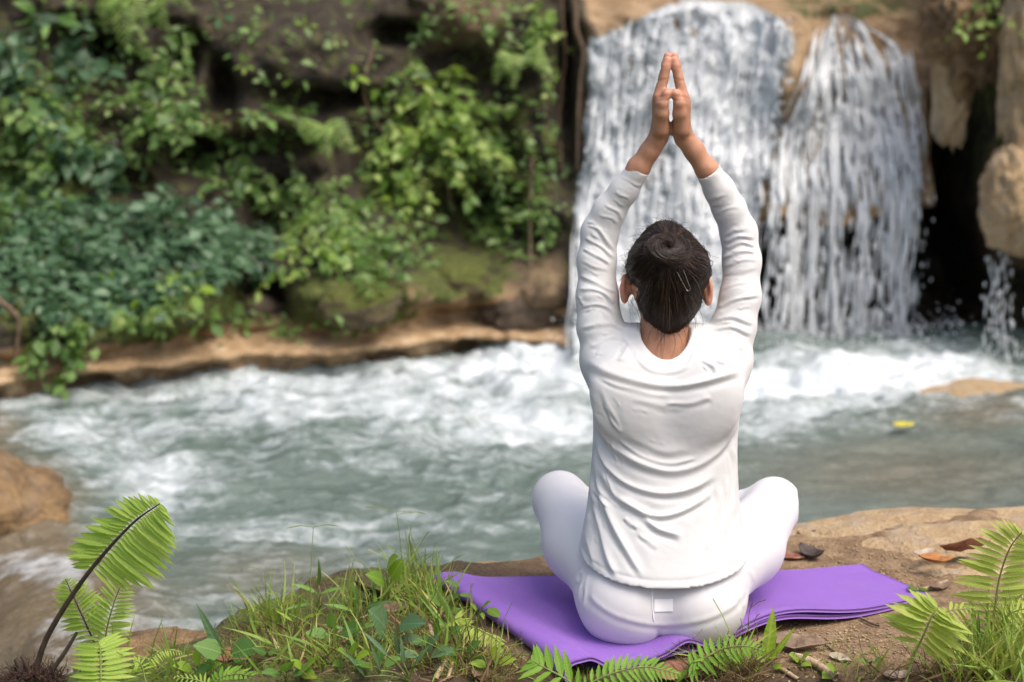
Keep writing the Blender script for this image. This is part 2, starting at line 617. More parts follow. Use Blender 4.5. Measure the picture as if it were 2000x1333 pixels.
    # falling water
    t = NT("falling_water")
    v = t.coords((1.0, 1.0, 0.28))
    n1 = t.noise(v, 34, 5, .6)
    col = t.mix(n1, (0.72, 0.76, 0.78), (0.95, 0.96, 0.97))
    b = t.bump(n1, 0.5, 0.012)
    p = t.bsdf(col, 0.25, b, **{'Specular_IOR_Level': 0.6})
    tr = t.n('BsdfTranslucent', ins={'Color': (0.8, 0.84, 0.86, 1)}).outputs[0]
    M['fall'] = t.done(t.n('MixShader', ins={0: 0.3, 1: p, 2: tr}).outputs[0])
    # thin film of water running over the rock: lets the rock show between the white
    t = NT("water_film")
    v = t.coords((1.0, 1.0, 0.5))
    n1 = t.noise(v, 10, 7, .7, .8)
    n2 = t.noise(v, 34, 5, .66, .4)
    f = t.math('ADD', t.math('MULTIPLY', n1, .62), t.math('MULTIPLY', n2, .48))
    f = t.math('ADD', f, t.math('SUBTRACT', t.attr('thick'), 0.55))
    col = t.ramp(f, [(0.28, (0.25, 0.28, 0.29)), (0.52, (0.50, 0.55, 0.58)), (0.78, (0.90, 0.92, 0.93))])
    b = t.bump(t.math('ADD', n1, t.math('MULTIPLY', n2, .7)), 0.9, 0.04)
    p = t.bsdf(col, 0.3, b, **{'Specular_IOR_Level': 0.5})
    tp = t.n('BsdfTransparent').outputs[0]
    M['film'] = t.done(t.n('MixShader', ins={0: t.ramp(f, [(0.26, 0.0), (0.44, 1.0)]), 1: tp, 2: p}).outputs[0])
    # foliage
    M['leaf_dark'] = leaf_mat("leaf_dark", [(0.0207, 0.0534, 0.0237), (0.0534, 0.1186, 0.0563), (0.1037, 0.2001, 0.1037), (0.1852, 0.2964, 0.1704)], .25)
    M['leaf_mid'] = leaf_mat("leaf_mid", [(0.0339, 0.08, 0.0185), (0.0923, 0.1847, 0.0431), (0.1847, 0.3078, 0.0847), (0.3078, 0.4309, 0.1463)], .35)
    M['leaf_bright'] = leaf_mat("leaf_bright", [(0.0667, 0.1408, 0.0222), (0.1778, 0.3038, 0.0593), (0.2964, 0.4298, 0.1037), (0.4891, 0.5928, 0.1927)], .4)
    M['leaf_mid_o'] = leaf_mat("leaf_mid_single", [(0.0554, 0.1408, 0.0253), (0.1294, 0.264, 0.0475), (0.2218, 0.3872, 0.0792)], .3, .42, True)
    M['leaf_bright_o'] = leaf_mat("leaf_bright_single", [(0.1435, 0.2755, 0.0261), (0.2392, 0.3915, 0.0391), (0.3509, 0.493, 0.0587)], .4, .42, True)
    M['leaf_blue_o'] = leaf_mat("leaf_bluish_single", [(0.06, 0.135, 0.055), (0.095, 0.19, 0.08), (0.14, 0.24, 0.11)], .25, .4, True)
    M['fern_o'] = leaf_mat("fern_leaflet", [(0.29, 0.45, 0.06), (0.36, 0.52, 0.085), (0.43, 0.57, 0.11)], .45, .5, True)
    M['fern_y_o'] = leaf_mat("fern_leaflet_yellowish", [(0.36, 0.46, 0.07), (0.43, 0.53, 0.1), (0.5, 0.58, 0.14)], .45, .5, True)
    M['fern_d_o'] = leaf_mat("fern_leaflet_deep", [(0.1164, 0.27, 0.0194), (0.1708, 0.351, 0.0267), (0.2329, 0.4185, 0.0365)], .4, .45, True)
    M['grass'] = leaf_mat("grass_blades", [(0.0897, 0.1863, 0.0252), (0.1631, 0.3105, 0.042), (0.2771, 0.4192, 0.0629), (0.4891, 0.5123, 0.1397), (0.6847, 0.5278, 0.2376)], .35, .5)
    M['straw'] = leaf_mat("dry_straw", [(0.06, 0.032, 0.015), (0.16, 0.095, 0.045), (0.30, 0.20, 0.10), (0.46, 0.36, 0.22)], .1, .8)
    for nm, c0, c1 in (("stem_dark", (0.018, 0.011, 0.008), (0.065, 0.040, 0.024)), ("stem_green", (0.10, 0.15, 0.03), (0.25, 0.30, 0.08)), ("stem_brown", (0.07, 0.042, 0.024), (0.20, 0.135, 0.085)), ("wood_pale", (0.22, 0.14, 0.08), (0.50, 0.38, 0.25)), ("root_fibre", (0.022, 0.011, 0.007), (0.085, 0.042, 0.026))):
        t = NT(nm)
        v = t.coords((1, 1, .3))
        n = t.noise(v, 90, 5)
        M[nm] = t.done(t.bsdf(t.ramp(n, [(0.3, c0), (0.7, c1)]), 0.75, t.bump(n, .5, .004)))
    for nm, c0, c1, c2 in (("dry_red", (0.10, 0.035, 0.020), (0.26, 0.105, 0.065), (0.40, 0.21, 0.14)), ("dry_brown", (0.07, 0.040, 0.024), (0.19, 0.125, 0.080), (0.33, 0.24, 0.17)), ("dry_dark", (0.018, 0.012, 0.010), (0.055, 0.038, 0.032), (0.11, 0.085, 0.075)),
                           ("dry_orange", (0.16, 0.055, 0.015), (0.38, 0.15, 0.03), (0.52, 0.27, 0.08)), ("dry_pale", (0.22, 0.17, 0.12), (0.40, 0.32, 0.24), (0.58, 0.49, 0.39)), ("leaf_yellow", (0.30, 0.26, 0.02), (0.48, 0.42, 0.04), (0.60, 0.52, 0.08))):
        t = NT(nm)
        v = t.coords()
        n = t.noise(v, 28, 6, .65)
        t2 = t.noise(v, 160, 3)
        M[nm] = t.done(t.bsdf(t.ramp(n, [(0.3, c0), (0.5, c1), (0.75, c2)]), 0.7, t.bump(t2, .4, .003)))
    t = NT("mat_foam")
    at = t.attr('across')
    v = t.coords()
    wv = t.math('SINE', t.math('MULTIPLY', at, 2 * math.pi / 0.0042))
    n = t.noise(v, 700, 2)
    h = t.math('ADD', t.math('MULTIPLY', wv, .5), t.math('MULTIPLY', n, .35))
    c = t.mix(t.noise(v, 9, 4), (0.225, 0.108, 0.425), (0.255, 0.126, 0.465))
    c = t.mix(t.ramp(t.noise(v, 190, 3, .6), [(0.62, 0.0), (0.72, 0.22)]), c, (0.45, 0.36, 0.52))
    c = t.mix(t.ramp(t.noise(v, 14, 6, .7), [(0.52, 0.0), (0.75, 0.20)]), c, (0.30, 0.22, 0.30))
    M['mat'] = t.done(t.bsdf(c, 0.62, t.bump(h, .35, .0012), **{'Specular_IOR_Level': 0.35}))
    return M


M = place_materials()
RNG = np.random.RandomState(5)
WATER_Z = -0.50

# ================================================================== the near bank
_ex = [-6, -3, -1.6, -1.1, -.8, -.45, -.15, .1, .6, .75, 1.2, 3, 6]
_ey = [-1.2, -.35, .02, .10, .30, .62, .60, .64, .76, .80, .88, 1.0, 1.2]


def bank_edge(x):
    return np.interp(x, _ex, _ey)


def ground_z(x, y):
    x, y = np.broadcast_arrays(np.asarray(x, float), np.asarray(y, float))
    base = -0.125 * smooth01((-.25 - x) / .55) * smooth01((y + 1.2) / 1.0)
    base = base - 0.018 * smooth01((-.02 - y) / .25)                    # falls a little towards the camera
    base = base + .02 * smooth01((x - .55) / .6) + .012 * smooth01((x - .7) / .5) * smooth01((y - .45) / .4)
    n = .022 * fbm(x * 3.1, y * 3.1, 0, 4, 1) + .010 * fbm(x * 14, y * 14, 0, 3, 4)
    # flat under the mat and the sitter
    u = (x - .30) / .55; w = (y - .22) / .38
    calm = smooth01(1.7 - np.sqrt(u * u + w * w))
    z = base + n * (1 - .9 * calm)
    ed = bank_edge(x) + .05 * fbm(x * 5, x * 0 + 3.3, 0, 3, 8)
    drop = smooth01((y - ed + .02) / .22)
    return z - drop * (.85 + z) - .35 * smooth01((y - ed - .25) / .8)


def build_bank():
    xs = np.concatenate([np.arange(-6, -1.8, .08), np.arange(-1.8, 1.9, .0125), np.arange(1.9, 6.01, .08)])
    ys = np.concatenate([np.arange(-9, -.8, .12), np.arange(-.8, 1.5, .0125), np.arange(1.5, 2.2, .05)])
    X, Y = np.meshgrid(xs, ys, indexing='ij')
    Z = ground_z(X, Y)
    V = np.stack([X, Y, Z], -1).reshape(-1, 3)
    px, py = proj(V)
    litter = np.clip(smooth01((1150 - px) / 250) + smooth01((py - 1290) / 40) + smooth01((px - 1830) / 80) * smooth01((py - 1200) / 60), 0, 1)
    moss = .22 + .30 * smooth01((1000 - px) / 300) + .18 * np.exp(-((px - 1700) / 120) ** 2 - ((py - 1150) / 35) ** 2) + .3 * smooth01((500 - px) / 100) * smooth01((py - 1270) / 30)
    o = mk("ground", V, grid_faces(len(xs), len(ys)), M['soil'], attrs={'litter': litter, 'moss': moss})
    tag(o, "brown earthen river bank under the purple mat", "ground", kind="structure")


# ================================================================== the river
def fall_base_y(x):
    return np.interp(x, [-6, -2.3, -1.2, -.2, .3, .8, 1.4, 2.2, 3.0, 6.0], [4.2, 5.0, 5.55, 6.05, 5.95, 5.85, 5.85, 5.95, 6.1, 6.2])


LIP_A, LIP_B = G(75, 905, WATER_Z), G(400, 1270, WATER_Z)


def lip_side(x, y):
    """signed metres past the lip of the lower cascade (positive: beyond it, lower left)"""
    ab = (LIP_B - LIP_A)[:2]
    n = np.array([ab[1], -ab[0]]); n /= np.linalg.norm(n)
    if n[0] > 0: n = -n
    return (x - LIP_A[0]) * n[0] + (y - LIP_A[1]) * n[1]


FOAM = [(1050, 700, 260, 50, .75), (820, 790, 330, 60, .52), (1100, 830, 200, 45, .40), (480, 740, 260, 28, .42), (1560, 750, 330, 38, .75), (1800, 735, 200, 26, .55), (1560, 810, 180, 32, .42), (240, 850, 130, 60, .40), (480, 800, 90, 30, .35), (320, 930, 110, 40, .45), (560, 1035, 240, 14, .35), (740, 1010, 120, 12, .25),
        (90, 845, 110, 30, .30), (60, 790, 120, 30, .22), (190, 760, 180, 16, .25), (300, 980, 60, 50, .35), (280, 1210, 70, 40, .35), (760, 900, 280, 40, .16), (1000, 1000, 300, 40, .08), (1520, 860, 120, 30, .22)]


def build_river():
    xs = np.concatenate([np.arange(-6, -3.2, .08), np.arange(-3.2, 3.2, .02), np.arange(3.2, 6.0, .08)])
    ys = np.concatenate([np.arange(-1.6, .3, .06), np.arange(.3, 6.6, .02)])
    X, Y = np.meshgrid(xs, ys, indexing='ij')
    x, y = X.ravel(), Y.ravel()
    Z0 = np.full(x.shape, WATER_Z)
    px, py = proj(np.stack([x, y, Z0], -1))
    foam = np.full(x.shape, .06)
    for cx, cy, rx, ry, a in FOAM:
        foam += a * np.exp(-((px - cx) / rx) ** 2 - ((py - cy) / ry) ** 2)
    foam = foam - .26 * smooth01((px - 1450) / 150) * smooth01((py - 830) / 40)
    warp = fbm(x * .9, y * .9, 0, 3, 21)
    chop = fbm(x * 2.6 + warp, y * 5.2 + warp, 0, 4, 31)
    big = fbm(x * 1.0 + .5 * warp, y * 1.8, 0, 3, 41)
    act = .35 + np.clip(foam, 0, 1) * 1.2
    z = Z0 + act * (.062 * chop + .050 * big + .022 * fbm(x * 9, y * 14, 0, 3, 36))
    ridge = 1 - np.abs(fbm(x * 1.7 + warp * .8, y * 3.6 + warp, 0, 4, 51))
    foam += .34 * (ridge - .72) * (.4 + act) + .10 * chop
    # mound of white water under the falls
    bx = np.abs(y - fall_base_y(x) + .30)
    z += .10 * np.exp(-(bx / .35) ** 2) * smooth01((x - .1) / .3) * smooth01((2.4 - x) / .2)
    # lower cascade over the brown rock
    s = lip_side(x, y) + .12 * fbm(x * 1.5, y * 1.5, 0, 3, 61)
    fall = smooth01(s / 1.1)
    steps = .06 * fbm(x * 3.5, y * 3.5, 0, 4, 71) + .10 * fbm(x * 1.2, y * 1.2, 0, 2, 75)
    z = z * (1 - fall) + (WATER_Z - .95 * fall + steps * fall) * fall
    streak = fbm(x * 4.5 + y * 3.2, x * 1.1 - y * 1.6, 0, 4, 81)
    brown = smooth01((s + .16) / .32)
    foam = foam * (1 - brown) + brown * (-.14 + .62 * np.clip(streak, 0, 1) + .22 * np.exp(-((px - 180) / 110) ** 2))
    # brown shallows
    sh = .85 * np.exp(-((px - 1930) / 150) ** 2 - ((py - 800) / 40) ** 2) + .75 * np.exp(-((px - 1780) / 330) ** 2 - ((py - 930) / 75) ** 2) + .6 * np.exp(-((px - 520) / 170) ** 2 - ((py - 1130) / 60) ** 2) 
    brown = np.clip(brown + sh * .8, 0, 1)
    V = np.stack([x, y, z], -1)
    o = mk("water", V, grid_faces(len(xs), len(ys)), M['water'], attrs={'foam': foam, 'brown': brown})
    tag(o, "grey-green river with white foam below the falls", "river", kind="structure")


# ================================================================== the cliff with the falls
def cliff_px(x, z):
    return proj(np.stack([x, fall_base_y(x) + 0 * z, z], -1))


def bump2(px, py, cx, cy, rx, ry, p=4):
    return np.exp(-((np.abs(px - cx) / rx) ** p + (np.abs(py - cy) / ry) ** p))


BULGES = [  # px, py, rx, ry, metres towards the camera
    (560, 95, 165, 105, .50), (860, 30, 120, 70, .42), (1000, 60, 110, 70, .25), (470, 240, 150, 42, .26), (640, 300, 120, 60, .12),
    (700, 575, 110, 62, .34), (880, 545, 90, 46, .30), (1030, 540, 70, 60, .14), (395, 560, 75, 62, .30), (120, 620, 150, 60, .22), (240, 640, 60, 40, .12), (850, 250, 110, 130, .18), (640, 480, 110, 70, .16), (1050, 250, 50, 190, .16),
    (400, 190, 34, 62, -.42), (520, 445, 62, 62, -.55), (500, 575, 62, 36, -.45), (920, 455, 110, 60, -.42), (80, 130, 80, 50, -.28), (330, 330, 60, 34, -.22), (300, 130, 50, 60, -.25), (1112, 160, 16, 130, -.45), (760, 75, 60, 26, -.35), (620, 205, 110, 24, -.30), (1060, 480, 50, 40, -.25), (190, 390, 60, 30, -.25), (30, 330, 40, 50, -.25),
]


def cliff_y(x, z):
    x, z = np.broadcast_arrays(np.asarray(x, float), np.asarray(z, float))
    y = fall_base_y(x).copy()
    px, py = cliff_px(x, z)
    left = smooth01((.42 - x) / .14)
    right = smooth01((x - 2.09) / .08)
    mid = (1 - left) * (1 - right)
    # left: a ledge at the water, planted slope above it, steep rock higher
    h = z - WATER_Z
    slope = -.16 + .30 * smooth01((h - .085) / .06) + .72 * smooth01((h - .22) / .75) + .35 * smooth01((h - 1.0) / .8)
    ledge = -.06 * smooth01((h - .03) / .05) - .02
    und = .06 * smooth01((.09 - h) / .05)
    yl = y + slope * .95 + ledge + und - .22
    for cx, cy, rx, ry, a in BULGES:
        yl = yl - a * bump2(px, py, cx, cy, rx, ry, 3)
    # falls: leaning rock, left part a chute, right part undercut below
    t = smooth01(h / 1.75)
    ym = y + .62 * t - .02
    ym = ym - .22 * bump2(px, py, 1570, 130, 50, 110, 3) - .18 * bump2(px, py, 1515, 400, 34, 80, 3)
    under = smooth01((x - 1.18) / .12) * smooth01((.13 - z + .06 * np.sin(x * 7)) / .16)
    ym = ym + .95 * under
    # right: pillar with bulges and a dark cave
    yr = y + .20 * smooth01(h / 2) - .15
    yr = yr + .06 * fbm(x * 9, z * 9, 0, 4, 53)
    yr = yr + 1.5 * bump2(px, py, 1885, 420, 72, 270, 4) + .5 * bump2(px, py, 1990, 610, 60, 110, 3)
    yr = yr - .62 * bump2(px, py, 2010, 390, 92, 105, 2.6) - .55 * bump2(px, py, 2030, 120, 72, 190, 3) - .45 * bump2(px, py, 1905, 40, 110, 130, 3) - .25 * bump2(px, py, 1855, 150, 26, 110, 2)
    yr = yr - .35 * bump2(px, py, 1900, 680, 130, 24, 3)
    y = yl * left + ym * mid + yr * right
    nz = .16 * fbm(x * 1.6, z * 1.9, 0, 4, 3) + .055 * fbm(x * 7, z * 8, 0, 4, 13) + .035 * (1 - 2 * np.abs(fbm(x * 4.2, z * 5.5, 0, 3, 23)))
    y = y + nz * (left * .95 + mid * .38 + right * .85)
    # the top leans away into the slope above
    lipz = 1.10 + .09 * fbm(x * 1.7, x * 0 + 1, 0, 3, 63)
    y = y + 1.1 * np.clip(z - 1.30, 0, 9) * (1 - left * .75) + .7 * smooth01((z - lipz) / .16) * mid * smooth01((1.32 - np.abs(x - 1.0)) / .3)
    return y


def build_cliff():
    xs = np.concatenate([np.arange(-6, -2.9, .06), np.arange(-2.9, 2.9, .0155), np.arange(2.9, 6.01, .06)])
    zs = np.concatenate([np.arange(-1.5, -.56, .08), np.arange(-.56, 1.45, .0155), np.arange(1.45, 4.6, .08)])
    X, Z = np.meshgrid(xs, zs, indexing='ij')
    Y = cliff_y(X, Z)
    V = np.stack([X, Y, Z], -1).reshape(-1, 3)
    px, py = proj(V)
    x, z = V[:, 0], V[:, 2]
    h = z - WATER_Z
    left = smooth01((.45 - x) / .12)
    right = smooth01((x - 2.08) / .08)
    mid = (1 - left) * (1 - right)
    tan = left * (1.15 * smooth01((.24 - h) / .10) + .06 * bump2(px, py, 560, 100, 170, 110) + .30 * bump2(px, py, 880, 40, 130, 70) + .45 * bump2(px, py, 420, 240, 110, 30) + .5 * bump2(px, py, 850, 590, 150, 36) + .32 * bump2(px, py, 1040, 560, 90, 90) + .10) \
        + mid * (1.0 - .8 * smooth01((.14 - z) / .12) * smooth01((x - 1.15) / .15)) + right * (.20 + .65 * bump2(px, py, 1975, 400, 60, 110) + .75 * bump2(px, py, 1985, 90, 30, 190) + .45 * bump2(px, py, 1860, 690, 90, 30))  # tan taken out inside the undercut paints its shade
    moss = left * (.34 + .62 * bump2(px, py, 690, 590, 110, 50) + .45 * bump2(px, py, 900, 540, 90, 50) + .40 * bump2(px, py, 230, 630, 170, 60) + .35 * bump2(px, py, 400, 560, 70, 60) + .25 * bump2(px, py, 900, 330, 180, 130) + .35 * bump2(px, py, 60, 400, 120, 260)) * smooth01((h - .11) / .08) \
        + mid * (.12 + .50 * bump2(px, py, 1660, 14, 150, 26) + .28 * bump2(px, py, 1515, 400, 36, 60)) + right * (.30 + .35 * bump2(px, py, 1890, 60, 90, 190) + .25 * bump2(px, py, 1930, 330, 40, 60))
    wet = np.clip(smooth01((.05 - h) / .05) * (left + right) + mid * .30 + right * bump2(px, py, 1880, 520, 70, 170) * .8 + mid * .9 * smooth01((.10 - z) / .1) * smooth01((x - 1.15) / .1), 0, 1)  # wet waterline and fall rock; undercut and cave terms paint in shade
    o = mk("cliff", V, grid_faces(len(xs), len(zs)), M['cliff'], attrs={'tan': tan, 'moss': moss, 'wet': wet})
    tag(o, "mossy brown rock cliff behind the river", "cliff", kind="structure")


def hit_cliff(px, py):
    """points of the cliff seen at pixels px, py"""
    px = np.atleast_1d(np.asarray(px, float)); py = np.atleast_1d(np.asarray(py, float))
    out = np.zeros((len(px), 3))
    Ys = np.linspace(4.0, 8.6, 220)
    d = FWD[None] + np.array([[1.0, 0, 0]]) * ((px - 1000) / FPX)[:, None] + UPV[None] * ((666.5 - py) / FPX)[:, None]
    t = (Ys[None, :] - CAM[1]) / d[:, 1:2]
    X = CAM[0] + d[:, 0:1] * t; Z = CAM[2] + d[:, 2:3] * t
    m = cliff_y(X, Z) < Ys[None, :]
    k = np.where(m.any(1), m.argmax(1), len(Ys) - 1)
    i = np.arange(len(px))
    return np.stack([X[i, k], Ys[k], Z[i, k]], -1)


# ------------------------------------------------------------------ falling water
def drops(C, r, L, rng):
    """elongated six-sided drops: centres, radii, half lengths"""
    n = len(C)
    tip = np.array([[0, 0, 1], [1, 0, .15], [0, 1, .15], [-1, 0, .15], [0, -1, .15], [0, 0, -1]], float)
    S = np.stack([r, r, L], -1)
    V = C[:, None, :] + tip[None] * S[:, None, :]
    f = np.array([[0, 1, 2], [0, 2, 3], [0, 3, 4], [0, 4, 1], [5, 2, 1], [5, 3, 2], [5, 4, 3], [5, 1, 4]])
    F = (f[None] + 6 * np.arange(n)[:, None, None]).reshape(-1, 3)
    return V.reshape(-1, 3), F


def streaks(P, rad, sides=4):
    return tubes(P, rad, sides)


def build_falls():
    rng = np.random.RandomState(3)
    # ---- broad left fall sliding down the leaning rock
    root = empty("waterfall", hit_cliff([1310], [690])[0] * [1, 1, 0] + [0, 0, WATER_Z], "broad white waterfall sliding down the leaning rock behind the person", "waterfall")
    nu, nv = 150, 230
    u = np.linspace(0, 1, nu); v = np.linspace(0, 1, nv)
    zt, zb = 1.19, WATER_Z - .05
    z = zt + (zb - zt) * v
    xl = np.interp(z, [-.55, -.4, .1, .6, .85, .98, 1.05, 1.12, 1.19], [.20, .225, .26, .31, .33, .39, .53, .72, .86])
    xr = np.interp(z, [-.55, .0, .25, .5, .75, .9, 1.05, 1.12, 1.19], [1.22, 1.20, 1.24, 1.35, 1.42, 1.44, 1.45, 1.34, 1.20])
    Xg = xl[None, :] + (xr - xl)[None, :] * u[:, None] + .03 * fbm(u[:, None] * 0 + 3, v[None, :] * 9, 0, 3, 2)
    Zg = np.broadcast_to(z[None, :], Xg.shape)
    Yg = cliff_y(Xg, Zg)
    n = fbm(Xg * 7, Zg * 3.4, 0, 4, 6)
    n2 = fbm(Xg * 22, Zg * 12, 0, 3, 9)
    off = .045 + .055 * n + .030 * n2 + .12 * v[None, :] ** 2
    Yf = Yg - off
    edge = np.minimum(u, 1 - u)[:, None]
    th = .66 + .30 * fbm(Xg * 2.8, Zg * 1.5, 0, 3, 15) - .8 * smooth01((.14 - edge) / .14) ** 1.5 * (.7 + .6 * fbm(Xg * 8, Zg * 6, 0, 3, 19)) + .10 * smooth01((v[None, :] - .6) / .4) - .5 * smooth01((.03 - v[None, :]) / .03) - .16 * smooth01((Xg - .75) / .5) * smooth01((.35 - Zg) / .3)
    V = np.stack([Xg, Yf, Zg], -1).reshape(-1, 3)
    mk("water_film", V, grid_faces(nu, nv), M['film'], root, attrs={'thick': th.ravel()})

    def run(m, x0, x1, xe0, xe1, ztop, zbot, lmin, lmax, rmin, rmax, free, seed, off0=.05):
        """short ropes of water following the face (free: they fall clear of it below z)"""
        r_ = np.random.RandomState(seed)
        k = 9
        s = r_.uniform(0, 1, m)                                   # where across
        zc = ztop - (ztop - zbot) * r_.uniform(0, 1, m) ** .85
        L = r_.uniform(lmin, lmax, m)
        zz = zc[:, None] - L[:, None] * np.linspace(0, 1, k)[None, :]
        fr = np.clip((ztop - zz) / (ztop - zbot), 0, 1)
        xx = (x0 + (x1 - x0) * s[:, None]) * (1 - fr ** .7) + (xe0 + (xe1 - xe0) * s[:, None]) * fr ** .7
        xx = xx + .018 * pnoise(xx * 6, zz * 4, r_.uniform(0, 9, (m, 1)), 2)
        yy = cliff_y(xx, np.maximum(zz, free)) - off0 - r_.uniform(0, .05, (m, 1)) - .13 * np.clip(free - zz, 0, 3) - .02 * fr
        zz = np.maximum(zz, WATER_Z - .03)
        rad = r_.uniform(rmin, rmax, (m, 1)) * np.sin(np.pi * (.04 + .92 * np.linspace(0, 1, k)))[None, :] ** .7 * (1 + .45 * pnoise(zz * 14, r_.uniform(0, 50, (m, 1)), 0, 7))
        return tubes(np.stack([xx, yy, zz], -1), np.maximum(rad, .0004), 5)
    SV, SF = join([run(330, .50, 1.36, .26, 1.17, 1.10, WATER_Z, .06, .22, .003, .012, -9, 1, .06), run(120, .45, 1.36, .24, 1.18, 1.08, WATER_Z, .2, .5, .003, .008, -9, 2, .07)])
    tag(mk("water_streaks", SV, SF, M['fall'], root), kind="stuff")
    m = 1500
    zz = rng.uniform(WATER_Z, 1.08, m)
    ss = rng.uniform(.06, .95, m)
    xx = np.interp(zz, z[::-1], xl[::-1]) * (1 - ss) + np.interp(zz, z[::-1], xr[::-1]) * ss
    yy = cliff_y(xx, zz) - .045 - .12 * ((zt - zz) / (zt - zb)) ** 2 - rng.uniform(-.01, .07, m)
    rr = rng.uniform(.003, .014, m) * rng.uniform(.4, 1, m)
    DV, DF = drops(np.stack([xx, yy, zz], -1), rr, rr * rng.uniform(1.0, 2.8, m), rng)
    DV = DV + rng.normal(0, .002, DV.shape)
    tag(mk("water_drops", DV, DF, M['fall'], root), kind="stuff")
    # ---- right fall: separate ropes over an undercut
    root2 = empty("waterfall", hit_cliff([1650], [700])[0] * [1, 1, 0] + [0, 0, WATER_Z], "narrower waterfall of separate white strands over a dark undercut", "waterfall")
    nu, nv = 90, 130
    u = np.linspace(0, 1, nu); v = np.linspace(0, 1, nv)
    z = 1.09 + (-.50 - 1.09) * v
    xl = np.interp(z, [-.5, .35, .75, .85, .96, 1.05, 1.09], [1.18, 1.25, 1.36, 1.43, 1.51, 1.58, 1.61]); xr = np.interp(z, [-.5, .75, .85, .96, 1.05, 1.09], [2.06, 2.07, 2.06, 1.97, 1.80, 1.70])
    Xg = xl[None, :] + (xr - xl)[None, :] * u[:, None] + .02 * fbm(u[:, None] * 4, v[None, :] * 9, 0, 3, 12)
    Zg = np.broadcast_to(z[None, :], Xg.shape)
    Yg = cliff_y(Xg, np.maximum(Zg, .20)) - .022 - .016 * fbm(Xg * 12, Zg * 3.4, 0, 4, 26) - .13 * np.clip(.2 - Zg, 0, 1)
    edge = np.minimum(u, 1 - u)[:, None]
    fan = fbm(u[:, None] * 13, v[None, :] * 4.4, 0, 4, 35)
    th = .30 + .62 * fan - .6 * smooth01((.12 - edge) / .12) - .10 * smooth01((v[None, :] - .55) / .2) - .15 * bump2(*cliff_px(Xg, Zg), 1640, 330, 90, 50)
    mk("water_film", np.stack([Xg, Yg, Zg], -1).reshape(-1, 3), grid_faces(nu, nv), M['film'], root2, attrs={'thick': th.ravel()})
    parts = [run(260, 1.58, 1.71, 1.24, 2.05, 1.07, .30, .06, .24, .003, .011, -9, 11, .035),
             run(110, 1.66, 2.02, 1.70, 2.06, .96, .45, .06, .22, .003, .009, -9, 19, .035),
             run(90, 1.28, 2.04, 1.19, 1.98, .66, WATER_Z + .02, .14, .34, .003, .009, .20, 12, .05),
             run(420, 1.28, 2.04, 1.19, 1.98, .68, WATER_Z, .04, .13, .003, .012, .20, 13, .04),
             run(34, 1.84, 1.96, 1.86, 1.95, .62, WATER_Z, .15, .4, .005, .014, .20, 14, .05), run(22, 1.38, 1.42, 1.35, 1.40, .6, WATER_Z, .15, .4, .005, .014, .20, 15, .05), run(20, 1.58, 1.62, 1.55, 1.60, .6, WATER_Z, .15, .4, .005, .013, .20, 16, .05), run(16, 1.48, 1.50, 1.45, 1.48, .6, WATER_Z, .15, .4, .005, .012, .20, 17, .05), run(18, 1.72, 1.75, 1.70, 1.74, .6, WATER_Z, .15, .4, .005, .012, .20, 18, .05)]
    SV, SF = join(parts)
    tag(mk("water_streaks", SV, SF, M['fall'], root2), kind="stuff")
    m = 300
    zz = rng.uniform(WATER_Z, .62, m)
    xx = rng.uniform(1.2, 2.07, m)
    yy = cliff_y(xx, np.maximum(zz, .20)) - .05 - .13 * np.clip(.2 - zz, 0, 1) - rng.uniform(-.05, .10, m)
    rr = rng.uniform(.002, .0065, m)
    DV, DF = drops(np.stack([xx, yy, zz], -1), rr, rr * rng.uniform(1.5, 4.5, m), rng)
    tag(mk("water_drops", DV, DF, M['fall'], root2), kind="stuff")
    # ---- the thin trickle at the right edge
    m = 150
    c = np.array([W(1952 + rng.normal(0, 12 + 8 * k / m), 485 + 235 * (k / m) ** .8, 5.42) for k in range(m)])
    DV, DF = drops(c + rng.normal(0, .010, (m, 3)), rng.uniform(.003, .007, m), rng.uniform(.010, .036, m), rng)
    tr = empty("trickle", W(1952, 725, 5.42), "thin broken trickle of drops below the rock bulge at the edge", "trickle")
    tag(mk("water_drops", DV, DF, M['fall'], tr), kind="stuff")
    # ---- spray thrown up at the foot of the falls
    n = 1100
    xs_ = np.concatenate([rng.uniform(.15, 1.25, 550), rng.uniform(1.15, 2.2, 550)])
    ys_ = fall_base_y(xs_) - np.abs(rng.normal(.18, .16, n))
    zs_ = WATER_Z + np.abs(rng.normal(0, .07, n)) + .05
    r = rng.uniform(.002, .007, n)
    DV, DF = drops(np.stack([xs_, ys_, zs_], -1), r, r * rng.uniform(.9, 2.0, n), rng)
    tag(mk("spray", DV, DF, M['fall']), "white spray thrown up at the foot of the waterfalls", "spray", kind="stuff")


